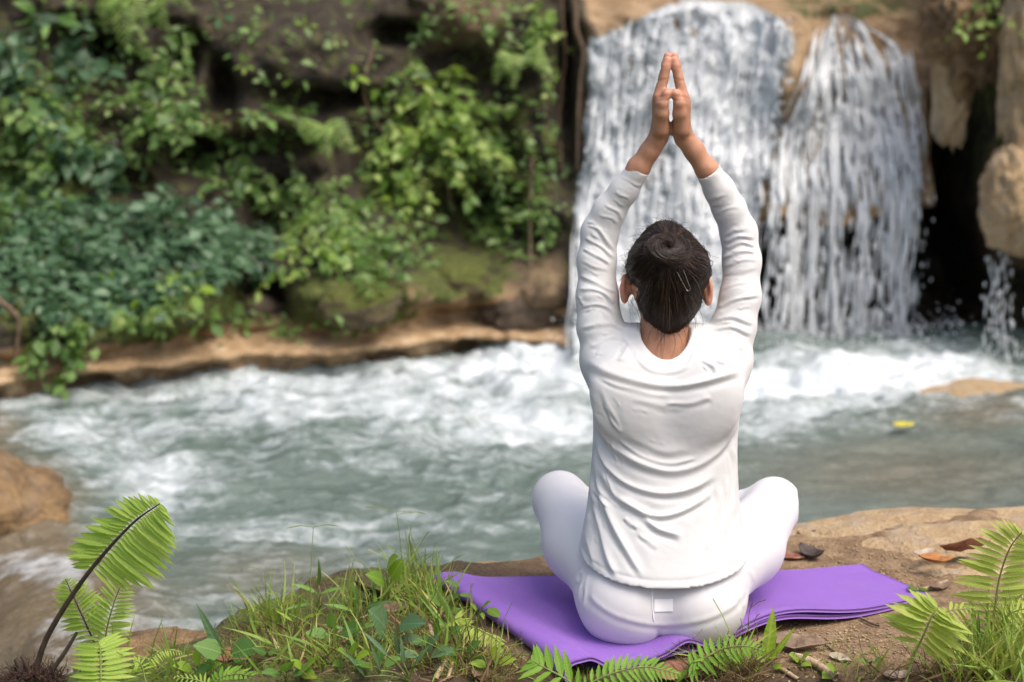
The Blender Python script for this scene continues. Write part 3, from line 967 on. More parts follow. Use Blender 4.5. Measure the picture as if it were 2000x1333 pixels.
# ------------------------------------------------------------------ rocks
def rock(name, c, r, mat, label, cat="rock", seed=0, box=2.6, rough=.16, rot=0.0, sub=5, group=None, tilt=0.0):
    import bmesh
    bm = bmesh.new()
    bmesh.ops.create_icosphere(bm, subdivisions=sub, radius=1.0)
    V = np.array([v.co[:] for v in bm.verts]); F = np.array([[v.index for v in f.verts] for f in bm.faces])
    bm.free()
    q = (np.abs(V) ** box).sum(1) ** (1 / box)
    V = V / q[:, None]
    nn = V / np.linalg.norm(V, axis=1)[:, None]
    d = rough * fbm(V[:, 0] * 1.5, V[:, 1] * 1.5, V[:, 2] * 1.5, 4, seed) + rough * .35 * (1 - 2 * np.abs(fbm(V[:, 0] * 3, V[:, 1] * 3, V[:, 2] * 3, 3, seed + 7))) + rough * .30 * fbm(V[:, 0] * 7, V[:, 1] * 7, V[:, 2] * 7, 4, seed + 3, .6)
    V = (V + nn * d[:, None]) * np.asarray(r)
    ca, sa = math.cos(rot), math.sin(rot)
    ct, st = math.cos(tilt), math.sin(tilt)
    V = V @ np.array([[ct, 0, st], [0, 1, 0], [-st, 0, ct]]).T
    V = V @ np.array([[ca, -sa, 0], [sa, ca, 0], [0, 0, 1]]).T
    o = mk(name, V + np.asarray(c), F, mat, loc=np.asarray(c))
    return tag(o, label, cat, group)


def build_rocks():
    c = G(35, 1000, -.50)
    rock("boulder", c + [-.13, .05, -.10], (.31, .32, .285), M['rock_brown'], "rounded tan boulder where the river spills over at lower left", "boulder", 3, 2.3, .14, .4, tilt=.25)
    rock("rock", (1.13, .80, -.102), (.52, .24, .135), M['rock_tan'], "broad flat tan rock ledge at the water edge behind the reddish dry leaf", "rock", 11, 3.4, .10, .10)
    rock("rock", (.67, .74, -.095), (.10, .12, .11), M['rock_tan'], "small tan rock beside the raised right knee", "rock", 17, 2.8, .14, .5, 4)
    rock("rock", (1.06, .57, -.060), (.30, .15, .080), M['rock_tan'], "low tan rock step between the ledge and the mat corner", "rock", 23, 3.0, .12, .15)
    rock("rock", (.03, .60, -.085), (.20, .07, .075), M['rock_tan'], "pale stone strip at the back edge of the mat over the water", "rock", 29, 3.0, .15, .12, 4)
    c = G(330, 1262, -.17)
    rock("rock", c + [.0, .02, -.085], (.20, .12, .10), M['rock_brown'], "tan rock at the waterline behind the small left ferns", "rock", 31, 2.6, .14, .1)
    for px, py, r, mt, lb, sd in ((700, 592, (.18, .16, .10), 'rock_mossy', "bright green mossy boulder on the far ledge under the vines", 41), (900, 548, (.15, .14, .09), 'rock_mossy', "rounded mossy boulder on the far ledge left of the big waterfall", 43),
                                  (490, 600, (.13, .12, .07), 'rock_dark', "grey stones heap in the dark hollow above the tan ledge", 53), (1030, 610, (.20, .15, .12), 'rock_dark', "wet brown boulder at the foot of the big waterfall", 59)):
        p = hit_cliff([px], [py])[0]
        rock("boulder" if "boulder" in lb else "rock", p + [0, .04, -.02], r, M[mt], lb, "boulder" if "boulder" in lb else "rock", sd, 2.2, .2, .2, 4)
    rock("boulder", W(1985, 392, 5.35), (.14, .17, .245), M['rock_tan'], "tan knobby rock bulge hanging over the trickle at the right edge", "boulder", 71, 2.2, .22, .2)
    rock("rock", W(2002, 110, 5.45), (.10, .14, .46), M['rock_tan'], "tan knobby rock column at the top right corner", "rock", 73, 2.2, .30, .1)
    rock("rock", W(1902, 55, 5.75), (.21, .20, .25), M['rock_brown'], "knobby brown overhang above the dark cave", "rock", 79, 2.0, .34, .3)
    rock("rock", W(1858, 170, 5.85), (.07, .12, .26), M['rock_tan'], "narrow tan rib between the strand waterfall and the cave", "rock", 83, 2.0, .3, .3, 4)
    p = G(1960, 800, WATER_Z - .10)
    rock("rock", p, (.55, .25, .12), M['rock_tan'], "tan rock just under the water below the edge trickle", "rock", 67, 2.2, .12, .1, 4)


build_bank()
build_river()
build_cliff()
build_falls()
build_rocks()
# ================================================================== leaves
def leaf_shape(nseg=5, width=.42, fold=.10, curl=.18, point=1.25, serr=0.0):
    """a leaf of length 1 along +x, lying in xy; verts and quads"""
    t = np.linspace(0, 1, nseg + 1)
    w = width * np.sin(np.pi * t ** .8) ** .85 * (1 - .15 * t) * (t < .999)
    w = w ** 1.0 * np.where(t > .5, 1 - (2 * (t - .5)) ** (2.2) * (1 - 1 / point) * .4, 1)
    if serr:
        w = w * (1 + serr * np.where(np.arange(nseg + 1) % 2 == 0, 1, -1))
    z = -curl * t ** 2
    mid = np.stack([t, 0 * t, z], -1)
    l = np.stack([t - .02, w / 2, z + fold * w], -1)
    r = np.stack([t - .02, -w / 2, z + fold * w], -1)
    V = np.stack([l, mid, r], 1).reshape(-1, 3)
    i = np.arange(nseg)[:, None] * 3
    F = np.concatenate([i + np.array([[0, 1, 4, 3]]), i + np.array([[1, 2, 5, 4]])])
    return V, F


LEAF_SMALL = leaf_shape(3, .62, .12, .15)
LEAF_LONG = leaf_shape(4, .30, .10, .25)
LEAF_BROAD = leaf_shape(7, .62, .08, .20, 1.3, .05)
LEAF_OVAL = leaf_shape(6, .56, .06, .12)
BLADE = leaf_shape(6, .075, .15, .55)


def frames(D, N):
    D = D / (np.linalg.norm(D, axis=1)[:, None] + 1e-9)
    N = N - (N * D).sum(1)[:, None] * D
    N = N / (np.linalg.norm(N, axis=1)[:, None] + 1e-9)
    S = np.cross(N, D)
    return np.stack([D, S, N], 1)           # rows


def leaf_cloud(P, D, N, size, shape, rnd=None, width=None):
    LV, LF = shape
    Fm = frames(D, N)
    n = len(P)
    L = LV[None] * size[:, None, None]
    if width is not None:
        L = L * np.stack([np.ones(n), width, np.ones(n)], -1)[:, None, :]
    V = P[:, None, :] + np.einsum('nkj,njc->nkc', L, Fm)
    F = (LF[None] + len(LV) * np.arange(n)[:, None, None]).reshape(-1, LF.shape[1])
    if rnd is None:
        rnd = RNG.rand(n)
    return V.reshape(-1, 3), F, np.repeat(rnd, len(LV))


_meshes = {}


def shared(key, VF, mat):
    k = (key, mat.name)
    if k not in _meshes:
        me = mesh_data(key, VF[0], VF[1])
        me.materials.append(mat)
        _meshes[k] = me
    return _meshes[k]


def put(name, me, parent, origin, D, N, sx, sy=None, sz=None):
    """a linked copy of mesh me with x along D, z along N, at world origin"""
    Fm = frames(np.asarray(D, float)[None], np.asarray(N, float)[None])[0]
    sy = sx if sy is None else sy
    sz = sx if sz is None else sz
    o = bpy.data.objects.new(name, me)
    COL.objects.link(o)
    base = wloc(parent) if parent is not None else np.zeros(3)
    if parent is not None:
        o.parent = parent
    M4 = Matrix(((Fm[0][0] * sx, Fm[1][0] * sy, Fm[2][0] * sz, origin[0] - base[0]),
                 (Fm[0][1] * sx, Fm[1][1] * sy, Fm[2][1] * sz, origin[1] - base[1]),
                 (Fm[0][2] * sx, Fm[1][2] * sy, Fm[2][2] * sz, origin[2] - base[2]), (0, 0, 0, 1)))
    o.matrix_basis = M4
    return o


# ------------------------------------------------------------------ background plants on the cliff
def vine_clump(px, py, rx, ry, n, size, mat, label, group=None, shape=LEAF_SMALL, out=.16, hang=.5, name="vine", cat="vine", seed=0, lo=0.0):
    r = np.random.RandomState(seed + 100)
    n0 = n * 2
    a = r.uniform(0, 2 * np.pi, n0); q = np.sqrt(r.uniform(0, 1, n0))
    lump = 1 + .35 * np.sin(a * 3 + seed) + .2 * np.sin(a * 5 + 2 * seed)
    x = px + rx * q * np.cos(a) * lump; y = py + ry * q * np.sin(a) * lump
    # sprigs: leaves gather along a few dozen drooping twigs
    n = int(n * 1.15)
    k = max(4, n // 9)
    hx, hy = x[:k], y[:k]
    H = hit_cliff(hx, hy)
    H = H + np.stack([0 * hx, -r.uniform(.02, out, k), r.uniform(-.01, .05, k)], -1)
    per = int(np.ceil(n / k))
    L = r.uniform(.08, .26, k)
    dirs = np.stack([r.normal(0, .7, k), -r.uniform(.1, .9, k), -hang + r.normal(0, .5, k)], -1)
    dirs /= np.linalg.norm(dirs, axis=1)[:, None]
    t = np.linspace(0, 1, 6)
    S = H[:, None, :] + dirs[:, None, :] * (L[:, None] * t)[..., None] + np.array([0, 0, -1.0]) * (L[:, None] * .35 * t ** 2)[..., None]
    SV, SF = tubes(S, np.linspace(.0028, .0012, 6)[None, :].repeat(k, 0), 3)
    tt = (np.arange(per) + .5) / per
    P, D = [], []
    for j in range(per):
        u = np.clip(tt[j] + r.uniform(-.06, .06, k), 0, 1)
        i = np.minimum((u * 5).astype(int), 4); f = (u * 5 - i)[:, None]
        kk = np.arange(k)
        P.append(S[kk, i] * (1 - f) + S[kk, i + 1] * f)
        side = np.cross(dirs, [0, 0, 1.0]); side /= np.linalg.norm(side, axis=1)[:, None] + 1e-6
        D.append(dirs * .5 + side * (1 if j % 2 else -1) * r.uniform(.5, 1.2, (k, 1)) + r.normal(0, .35, (k, 3)) + np.array([0, -.2, -.25]))
    P = np.vstack(P); D = np.vstack(D)
    Nn = np.array([0, -.62, .75]) + r.normal(0, .5, (len(P), 3))
    sz = size * 1.5 * r.uniform(.4, 1.25, len(P))
    depth_c = np.clip(lo + r.rand(len(P)) * (1 - lo), 0, 1)
    V, F, c = leaf_cloud(P, D, Nn, sz, shape, depth_c)
    base = H.mean(0) + [0, .06, 0]
    root = empty(name, base, label, cat, group)
    mk("foliage", V, F, mat, root, attrs={'rnd': c})
    tag(mk("stem", SV, SF, M['stem_brown'], root), kind="stuff")
    return root


def sprig(px, py, n, L, mat_o, label, group=None, shape=None, key="leaf", seed=0, spread=1.0, name="plant", cat="plant", P0=None, up=.25):
    """a small plant of a few large leaves, each its own object"""
    r = np.random.RandomState(seed + 500)
    shape = shape or LEAF_OVAL
    P = (hit_cliff([px], [py])[0] + [0, -.02, 0]) if P0 is None else np.asarray(P0, float)
    root = empty(name, P, label, cat, group)
    me = shared("leaf_" + key, shape, mat_o)
    st = []
    for i in range(n):
        a = 2 * np.pi * (i + r.uniform(-.3, .3)) / n
        d = np.array([math.cos(a) * spread, -.55 + .3 * r.rand(), math.sin(a) * .55 * spread + up])
        l = L * r.uniform(.7, 1.15)
        stem_l = l * r.uniform(.3, .7)
        d /= np.linalg.norm(d)
        q = P + d * stem_l + [0, -.01, 0]
        st.append(catmull([P, P + d * stem_l * .5 + [0, 0, .1 * l], q], 5))
        put("leaf", me, root, q, d + [0, -.1, -.45 + .3 * r.rand()], np.array([0, -.6, .75]) + r.normal(0, .25, 3), l, l * r.uniform(.8, 1.15))
    for q in st:
        mk("stem", *tube(q, np.linspace(.0022, .0012, 5), 4), M['stem_green'], root)
    return root


# ------------------------------------------------------------------ ferns
LEAFLET = leaf_shape(8, .175, .16, .22, 1.2, .06)
LEAFLET_W = leaf_shape(8, .25, .14, .16, 1.2, .08)


def frond(root, pts, n, Lmax, t0, mat_o, tilt=.45, droop=.25, nrm=(0, -.55, .83), r0=.0032, r1=.0010, shape=None, key="leaflet", stem_mat=None, seed=0, prof=.75, asym=(1, 1), hairy=False, single=True, grav=(0, 0, 0)):
    """rachis through world points with a leaflet object on either side at each node; Lmax in metres"""
    r = np.random.RandomState(seed + 900)
    C = catmull(pts, 40)
    rad = np.linspace(r0, r1, 40)
    TV, TF = tube(C, rad, 6)
    if hairy:
        m = 420
        k = r.randint(0, 26, m)
        h0 = C[k] + (C[k + 1] - C[k]) * r.rand(m, 1)
        dd = r.normal(size=(m, 3)); dd /= np.linalg.norm(dd, axis=1)[:, None]
        HP = np.stack([h0, h0 + dd * (rad[k][:, None] + .0045 * r.uniform(.5, 1, (m, 1)))], 1)
        HV, HF = tubes(HP, np.array([[.0005, .0002]]).repeat(m, 0), 3)
        TV, TF = join([(TV, TF), (HV, HF)])
    fr = mk("frond", TV, TF, stem_mat or M['stem_green'], root)
    me = shared(key, shape or LEAFLET, mat_o)
    T = np.gradient(C, axis=0); T /= np.linalg.norm(T, axis=1)[:, None]
    nrm = np.asarray(nrm, float)
    P_, D_, N_, S_ = [], [], [], []
    for i in range(n):
        u = (i + .5) / n
        t = t0 + (1 - t0) * (1 - (1 - u) ** 1.15)
        k = min(38, int(t * 39)); f = t * 39 - k
        p = C[k] * (1 - f) + C[k + 1] * f
        tg = T[k]
        L = Lmax * min(1, (.45 + 3.2 * u)) * max(.05, (1 - u ** 2.0)) ** prof
        for s in (-1, 1):
            side = np.cross(nrm, tg) * s
            side /= np.linalg.norm(side) + 1e-9
            tl = tilt[0 if s < 0 else 1] if hasattr(tilt, '__len__') else tilt
            d = side + np.asarray(grav) + tg * (tl + .5 * u) + r.normal(0, .05, 3) - nrm / np.linalg.norm(nrm) * droop * r.uniform(.4, 1.3)
            l = L * r.uniform(.92, 1.06) * asym[0 if s < 0 else 1]
            if single:
                put("leaflet", me, fr, p, d, nrm + r.normal(0, .12, 3), l, max(l, Lmax * .45) * r.uniform(.9, 1.05))
            P_.append(p); D_.append(d); N_.append(nrm + r.normal(0, .12, 3)); S_.append(l)
    if not single:
        V, F, c = leaf_cloud(np.array(P_), np.array(D_), np.array(N_), np.array(S_), LEAFLET)
        mk("foliage", V, F, mat_o, fr, attrs={'rnd': c})
    return fr


def WP(*pts):
    return [W(*p) for p in pts]


def build_background_plants():
    # ---- the mass of low leaves on the far slope: nobody could count it
    r = np.random.RandomState(77)
    def cover(regions, size, mat, name, label, shape=LEAF_SMALL):
        Ps = []
        for cx, cy, rx, ry, n in regions:
            a = r.uniform(0, 2 * np.pi, n); q = np.sqrt(r.uniform(0, 1, n))
            Ps.append(np.stack([cx + rx * q * np.cos(a), cy + ry * q * np.sin(a)], -1))
        p = np.vstack(Ps)
        H = hit_cliff(p[:, 0], p[:, 1]) + np.stack([r.normal(0, .02, len(p)), -r.uniform(0, .10, len(p)), r.uniform(-.01, .05, len(p))], -1)
        cl = pnoise(p[:, 0] / 38, p[:, 1] / 30, 0, 91)
        keep = cl > -.12
        H = H[keep]; cl = cl[keep]
        n = len(H)
        D = np.stack([r.normal(0, 1, n), -r.uniform(.1, 1, n), r.normal(-.2, .5, n)], -1)
        N = np.array([0, -.5, .85]) + r.normal(0, .4, (n, 3))
        V, F, c = leaf_cloud(H, D, N, size * r.uniform(.5, 1.25, n), shape, np.clip(.5 + .5 * cl + r.normal(0, .22, n), 0, 1))
        tag(mk(name, V, F, mat, attrs={'rnd': c}), label, "ground cover", kind="stuff")
    cover([(260, 480, 270, 95, 2600), (120, 520, 140, 110, 1200), (60, 430, 90, 90, 500), (430, 500, 100, 60, 700), (200, 590, 160, 50, 400)], .066, M['leaf_dark'], "ground_cover", "dense bluish green leafy ground cover on the far slope")
    cover([(200, 180, 200, 180, 800), (90, 330, 110, 100, 600), (440, 300, 110, 60, 200), (640, 430, 100, 80, 420), (820, 290, 120, 150, 420), (1010, 300, 90, 200, 330), (1000, 440, 90, 50, 400), (330, 600, 160, 50, 260), (760, 490, 120, 50, 350), (600, 90, 190, 110, 170), (930, 60, 150, 60, 200), (530, 250, 130, 50, 220), (500, 640, 300, 25, 160)], .052, M['leaf_mid'], "undergrowth", "scattered small green leaves over the dark cliff")
    # ---- vines and shrubs one can tell apart
    for i, (px, py, rx, ry, n, sz, mt, lb) in enumerate([
        (850, 215, 88, 85, 330, .050, 'leaf_bright', "dense bright green vine clump hanging in the middle of the cliff"),
        (800, 330, 78, 62, 210, .046, 'leaf_bright', "vine clump just below the densest bright one on the cliff"),
        (640, 440, 88, 72, 260, .046, 'leaf_bright', "yellow-green bush beside the dark hollow of the cliff"),
        (720, 500, 66, 44, 160, .042, 'leaf_mid', "low green bush hanging over the bright mossy boulder"),
        (330, 175, 80, 95, 190, .050, 'leaf_mid', "mid-green creeper hanging left of the big rock bulge"),
        (110, 85, 110, 70, 190, .062, 'leaf_dark', "dark leafy shrub at the top left corner of the cliff"),
        (60, 230, 70, 70, 150, .052, 'leaf_mid', "green creeper at the left edge halfway up the cliff"),
        (150, 250, 60, 80, 120, .060, 'leaf_dark', "bluish dark shrub with drooping leaves under the top left shrub"),
        (460, 335, 50, 62, 150, .046, 'leaf_mid', "small vine tuft above the dark hollow"),
        (1010, 430, 62, 52, 130, .042, 'leaf_mid', "green tuft low on the cliff close to the broad waterfall"),
        (1070, 60, 45, 75, 90, .040, 'leaf_bright', "thin light creeper at the cliff top next to the broad waterfall"),
        (300, 430, 90, 40, 190, .056, 'leaf_dark', "dark bushy plants along the top of the leafy slope"),
        (130, 640, 70, 44, 130, .050, 'leaf_mid', "green tuft low on the far bank near the left edge"),
        (1900, 30, 62, 40, 120, .034, 'leaf_bright', "small bright tuft on top of the overhang above the cave"),
        (950, 300, 40, 70, 70, .038, 'leaf_mid', "sparse creeper on bare brown rock right of the bright vine clump"),
        (30, 390, 50, 60, 130, .046, 'leaf_mid', "light green bush at the left edge above the slope"),
        (560, 350, 40, 40, 80, .044, 'leaf_mid', "tiny vine tuft between the creeper and the yellow-green bush"),
    ]):
        vine_clump(px, py, rx, ry, n, sz, M[mt], lb, None, seed=i)
    # ---- large-leaved plants
    for i, (px, py, n, L, mt, lb) in enumerate([
        (285, 370, 5, .13, 'leaf_blue_o', "plant with big dark leaves above the leafy slope"),
        (575, 215, 4, .105, 'leaf_mid_o', "broad heart-shaped leaves against the rock bulge"),
        (690, 150, 4, .07, 'leaf_bright_o', "small bright sprig on a thin brown vine"),
        (375, 560, 6, .085, 'leaf_bright_o', "fresh green sprig left of the dark hollow above the ledge"),
        (405, 620, 6, .085, 'leaf_mid_o', "green sprig on the tan ledge below the hollow"),
        (470, 635, 5, .06, 'leaf_mid_o', "low sprig beside the grey stones on the ledge"),
        (215, 560, 6, .08, 'leaf_bright_o', "yellow-green sprig low on the leafy slope"),
        (95, 35, 5, .12, 'leaf_mid_o', "large-leaved sprig at the very top left"),
        (265, 620, 5, .07, 'leaf_bright_o', "pale green sprig on the left part of the tan ledge"),
        (520, 225, 5, .085, 'leaf_mid_o', "pale lobed leaves on the narrow rock shelf"),
        (500, 65, 4, .055, 'leaf_mid_o', "few round leaves on the big rock bulge"),
        (600, 50, 4, .050, 'leaf_bright_o', "tiny sprig high on the big rock bulge"),
        (430, 30, 4, .075, 'leaf_blue_o', "drooping leaf pair at the top of the rock bulge"),
        (480, 130, 4, .045, 'leaf_bright_o', "two small leaves at the middle of the rock bulge"),
        (730, 350, 4, .06, 'leaf_bright_o', "lime sprig left of the lower vine clump"),
        (940, 290, 4, .07, 'leaf_bright_o', "lime yellow leaves at the edge of the densest vine clump"),
        (780, 395, 5, .085, 'leaf_bright_o', "pale yellow lobed leaves below the vine clumps"),
        (1040, 360, 4, .06, 'leaf_mid_o', "few leaves on hanging roots near the broad waterfall"),
        (655, 620, 5, .05, 'leaf_mid_o', "leafy sprig on the face of the bright mossy boulder"),
        (140, 445, 6, .09, 'leaf_blue_o', "bluish broad-leaved plant on the slope at the left"),
        (1860, 210, 4, .035, 'leaf_bright_o', "single tuft on the mossy edge of the cave"),
    ]):
        sprig(px, py, n, L, M[mt], lb, seed=i, key="oval")
    # ---- ferns on the cliff
    def bg_fern(px, py, tips, L, lb, seed, mt='leaf_bright'):
        P = hit_cliff([px], [py])[0] + [0, -.03, 0]
        root = empty("fern", P, lb, "fern")
        for k, (tx, ty, dep) in enumerate(tips):
            Y = P[1] - dep
            q = W(tx, ty, Y)
            m = (P + q) / 2 + np.array([0, -.05, .06])
            frond(root, [P, m, q], 15, L, .12, M[mt], .35, .15, (0, -.85, .5), .003, .001, None, "leaflet", M['stem_green'], seed + k, single=False)
    bg_fern(235, -30, [(248, 100, .25), (285, 60, .2), (205, 50, .15)], .105, "large bright fern frond hanging from the top of the cliff", 1)
    bg_fern(625, 245, [(690, 300, .22), (640, 310, .2), (600, 280, .15)], .085, "bright fern on the rock below the big bulge", 5)
    bg_fern(1010, 105, [(965, 165, .2), (1000, 175, .2), (1085, 165, .22)], .070, "fern with arching fronds high up next to the broad waterfall", 9)
    bg_fern(300, 0, [(330, 70, .2), (380, 25, .18)], .06, "small fern at the cliff top right of the large bright frond", 13)
    bg_fern(270, 630, [(340, 640, .2), (220, 650, .2)], .06, "pale fern lying on the tan ledge", 17)
    bg_fern(130, 110, [(60, 140, .2), (190, 150, .2), (150, 180, .25)], .07, "dark fern among the top left shrubs", 21, 'leaf_dark')
    # ---- hanging roots and thin vines
    for i, (pts, r0, lb) in enumerate([
        ([(1112, -20), (1125, 60), (1138, 110), (1130, 200), (1128, 330)], .016, "thick bare root hanging at the edge of the broad waterfall"),
        ([(1095, -10), (1100, 110), (1092, 220), (1096, 330)], .009, "thin root hanging beside the thickest one"),
        ([(735, 90), (715, 150), (722, 200), (755, 262), (790, 300)], .008, "curving brown vine across the dark rock towards the bright clump"),
        ([(865, 300), (872, 350), (888, 400)], .007, "short pale root under the bright vine clump"),
        ([(905, 290), (902, 340), (893, 372)], .007, "short root right of the pale one under the bright clump"),
        ([(1040, 300), (1035, 400), (1038, 520)], .010, "straight root down the brown rock near the broad waterfall"),
        ([(40, 200), (45, 250), (52, 300)], .010, "pinkish dead twig hanging at the left edge"),
        ([(270, 40), (290, 100), (315, 150), (300, 230)], .006, "thin winding vine below the hanging fern frond"),
        ([(15, 560), (40, 620), (35, 700)], .014, "bare woody root at the left end of the far ledge"),
    ]):
        H = hit_cliff([p[0] for p in pts], [p[1] for p in pts])
        H[:, 1] = np.minimum(H[:, 1], np.median(H[:, 1])) - .06
        C = catmull(H, 24)
        C = C + .008 * np.stack([pnoise(np.arange(24) * .5, i, 0, 5), pnoise(np.arange(24) * .5, i, 3, 6), 0 * np.arange(24)], -1)
        TV, TF = tube(C, np.linspace(r0, r0 * .55, 24), 7)
        tag(mk("hanging_root", TV, TF, M['stem_brown'], loc=C[0]), lb, "root")


# ================================================================== the mat
MAT_F, MAT_B = np.array([.124, -.158]), np.array([-.150, .405])
MAT_U = (MAT_B - MAT_F) / np.linalg.norm(MAT_B - MAT_F)
MAT_W = np.linalg.norm(MAT_B - MAT_F)
MAT_V = np.array([.872, .490])


def build_mat():
    nw, na = 56, 90
    w = np.linspace(0, 1, nw)
    Lm = .865
    rows_top, rows_bot = [], []
    def gz(a, ww):
        p = MAT_F + MAT_U * (ww * MAT_W * (1 - .6 * a / .865)) + MAT_V * a
        return ground_z(p[0], p[1])
    grid = []
    A = Lm * np.linspace(0, 1, na) ** 1.15
    ang = np.linspace(0, np.pi, 14)
    for ww in w:
        fr = math.exp(-(ww / .22) ** 2)                        # strongest at the front edge
        rf = .011 + .011 * fr
        lift = .034 * fr * np.exp(-((A - .47) / .13) ** 2) + .012 * fr * np.exp(-((A - .22) / .045) ** 2)
        g = np.array([gz(a, ww) for a in A])
        g = np.maximum(np.convolve(np.pad(g, 6, mode='edge'), np.ones(13) / 13, 'valid'), g - .004) + .0015
        g = g - .012 * fr * smooth01((.18 - A) / .18)
        zb = g + .0045 + lift * .8
        gap = .0075 + .016 * fr * np.exp(-((A - .235) / .035) ** 2) + (2 * rf - .0075) * np.exp(-(np.maximum(A - .022, 0) / .040) ** 2) + .006 * fr * np.exp(-((A - .58) / .10) ** 2)
        gap = gap - .0009 * smooth01((A - .66) / .1)
        zt = zb + gap
        # right end: upper layer lies down to a thin edge
        bow = fr * (.014 * np.exp(-((A - .47) / .12) ** 2) - .024 * np.exp(-((A - .22) / .10) ** 2))       # the front edge is drawn back beside the sitter
        bot = np.stack([A[::-1], zb[::-1], bow[::-1] * .6], -1)
        zc = (zb[0] + zt[0]) / 2; rr = (zt[0] - zb[0]) / 2
        arc = np.stack([A[0] - rr * 1.25 * np.sin(ang[1:-1]), zc - rr * np.cos(ang[1:-1]), 0 * ang[1:-1]], -1)
        top = np.stack([A, zt, bow], -1)
        prof = np.vstack([bot, arc, top])
        grid.append(prof)
    Gd = np.array(grid)                                        # (nw, ns, 3): a, z, inward shift along U
    front = MAT_F[None, None, :] + MAT_V * Gd[..., 0:1]
    wide = (.412 + .082 * (front[..., 0] + .15) - front[..., 1]) / (MAT_U[1] - .082 * MAT_U[0])     # the layers are laid askew: shorter towards the pointed corner
    xy = front + MAT_U * (w[:, None] * np.clip(wide, .2, .66) + Gd[..., 2])[..., None]
    C = np.concatenate([xy, Gd[..., 1:2]], -1)
    du = np.gradient(C, axis=0); dv = np.gradient(C, axis=1)
    N = np.cross(dv, du); N /= np.linalg.norm(N, axis=2)[..., None]
    th = .0031
    ns = C.shape[1]
    O = (C + N * th).reshape(-1, 3); I = (C - N * th).reshape(-1, 3)
    F = grid_faces(nw, ns)
    n = nw * ns
    rim = []
    def strip(idx):
        idx = np.asarray(idx)
        a, b = idx[:-1], idx[1:]
        rim.append(np.stack([a, b, b + n, a + n], -1))
    strip(np.arange(ns)); strip((nw - 1) * ns + np.arange(ns)[::-1]); strip((np.arange(nw) * ns)[::-1]); strip(np.arange(nw) * ns + ns - 1)
    s_len = np.cumsum(np.concatenate([[0], np.linalg.norm(np.diff(C[0], axis=0), axis=1)]))
    across = np.tile(s_len, nw)
    V = np.vstack([O, I])
    Fa = np.vstack([F[:, ::-1], F + n] + rim)
    o = mk("yoga_mat", V, Fa, M['mat'], loc=(.297, .15, 0.0), attrs={'across': np.concatenate([across, across])})
    tag(o, "purple foam yoga mat folded double under the person", "mat")


# ================================================================== the foreground
def gp(px, py, z0=0.0):
    """ground point seen at a pixel"""
    z = z0
    for _ in range(12):
        p = G(px, py, z)
        z = .5 * z + .5 * float(ground_z(p[0], p[1]))
    return np.array([p[0], p[1], float(ground_z(p[0], p[1]))])


def gpv(px, py):
    px = np.asarray(px, float); py = np.asarray(py, float)
    d = FWD[None] + np.array([[1.0, 0, 0]]) * ((px - 1000) / FPX)[:, None] + UPV[None] * ((666.5 - py) / FPX)[:, None]
    z = np.zeros(len(px))
    for _ in range(10):
        P = CAM + d * ((z - CAM[2]) / d[:, 2])[:, None]
        z = .5 * z + .5 * ground_z(P[:, 0], P[:, 1])
    P[:, 2] = ground_z(P[:, 0], P[:, 1])
    return P


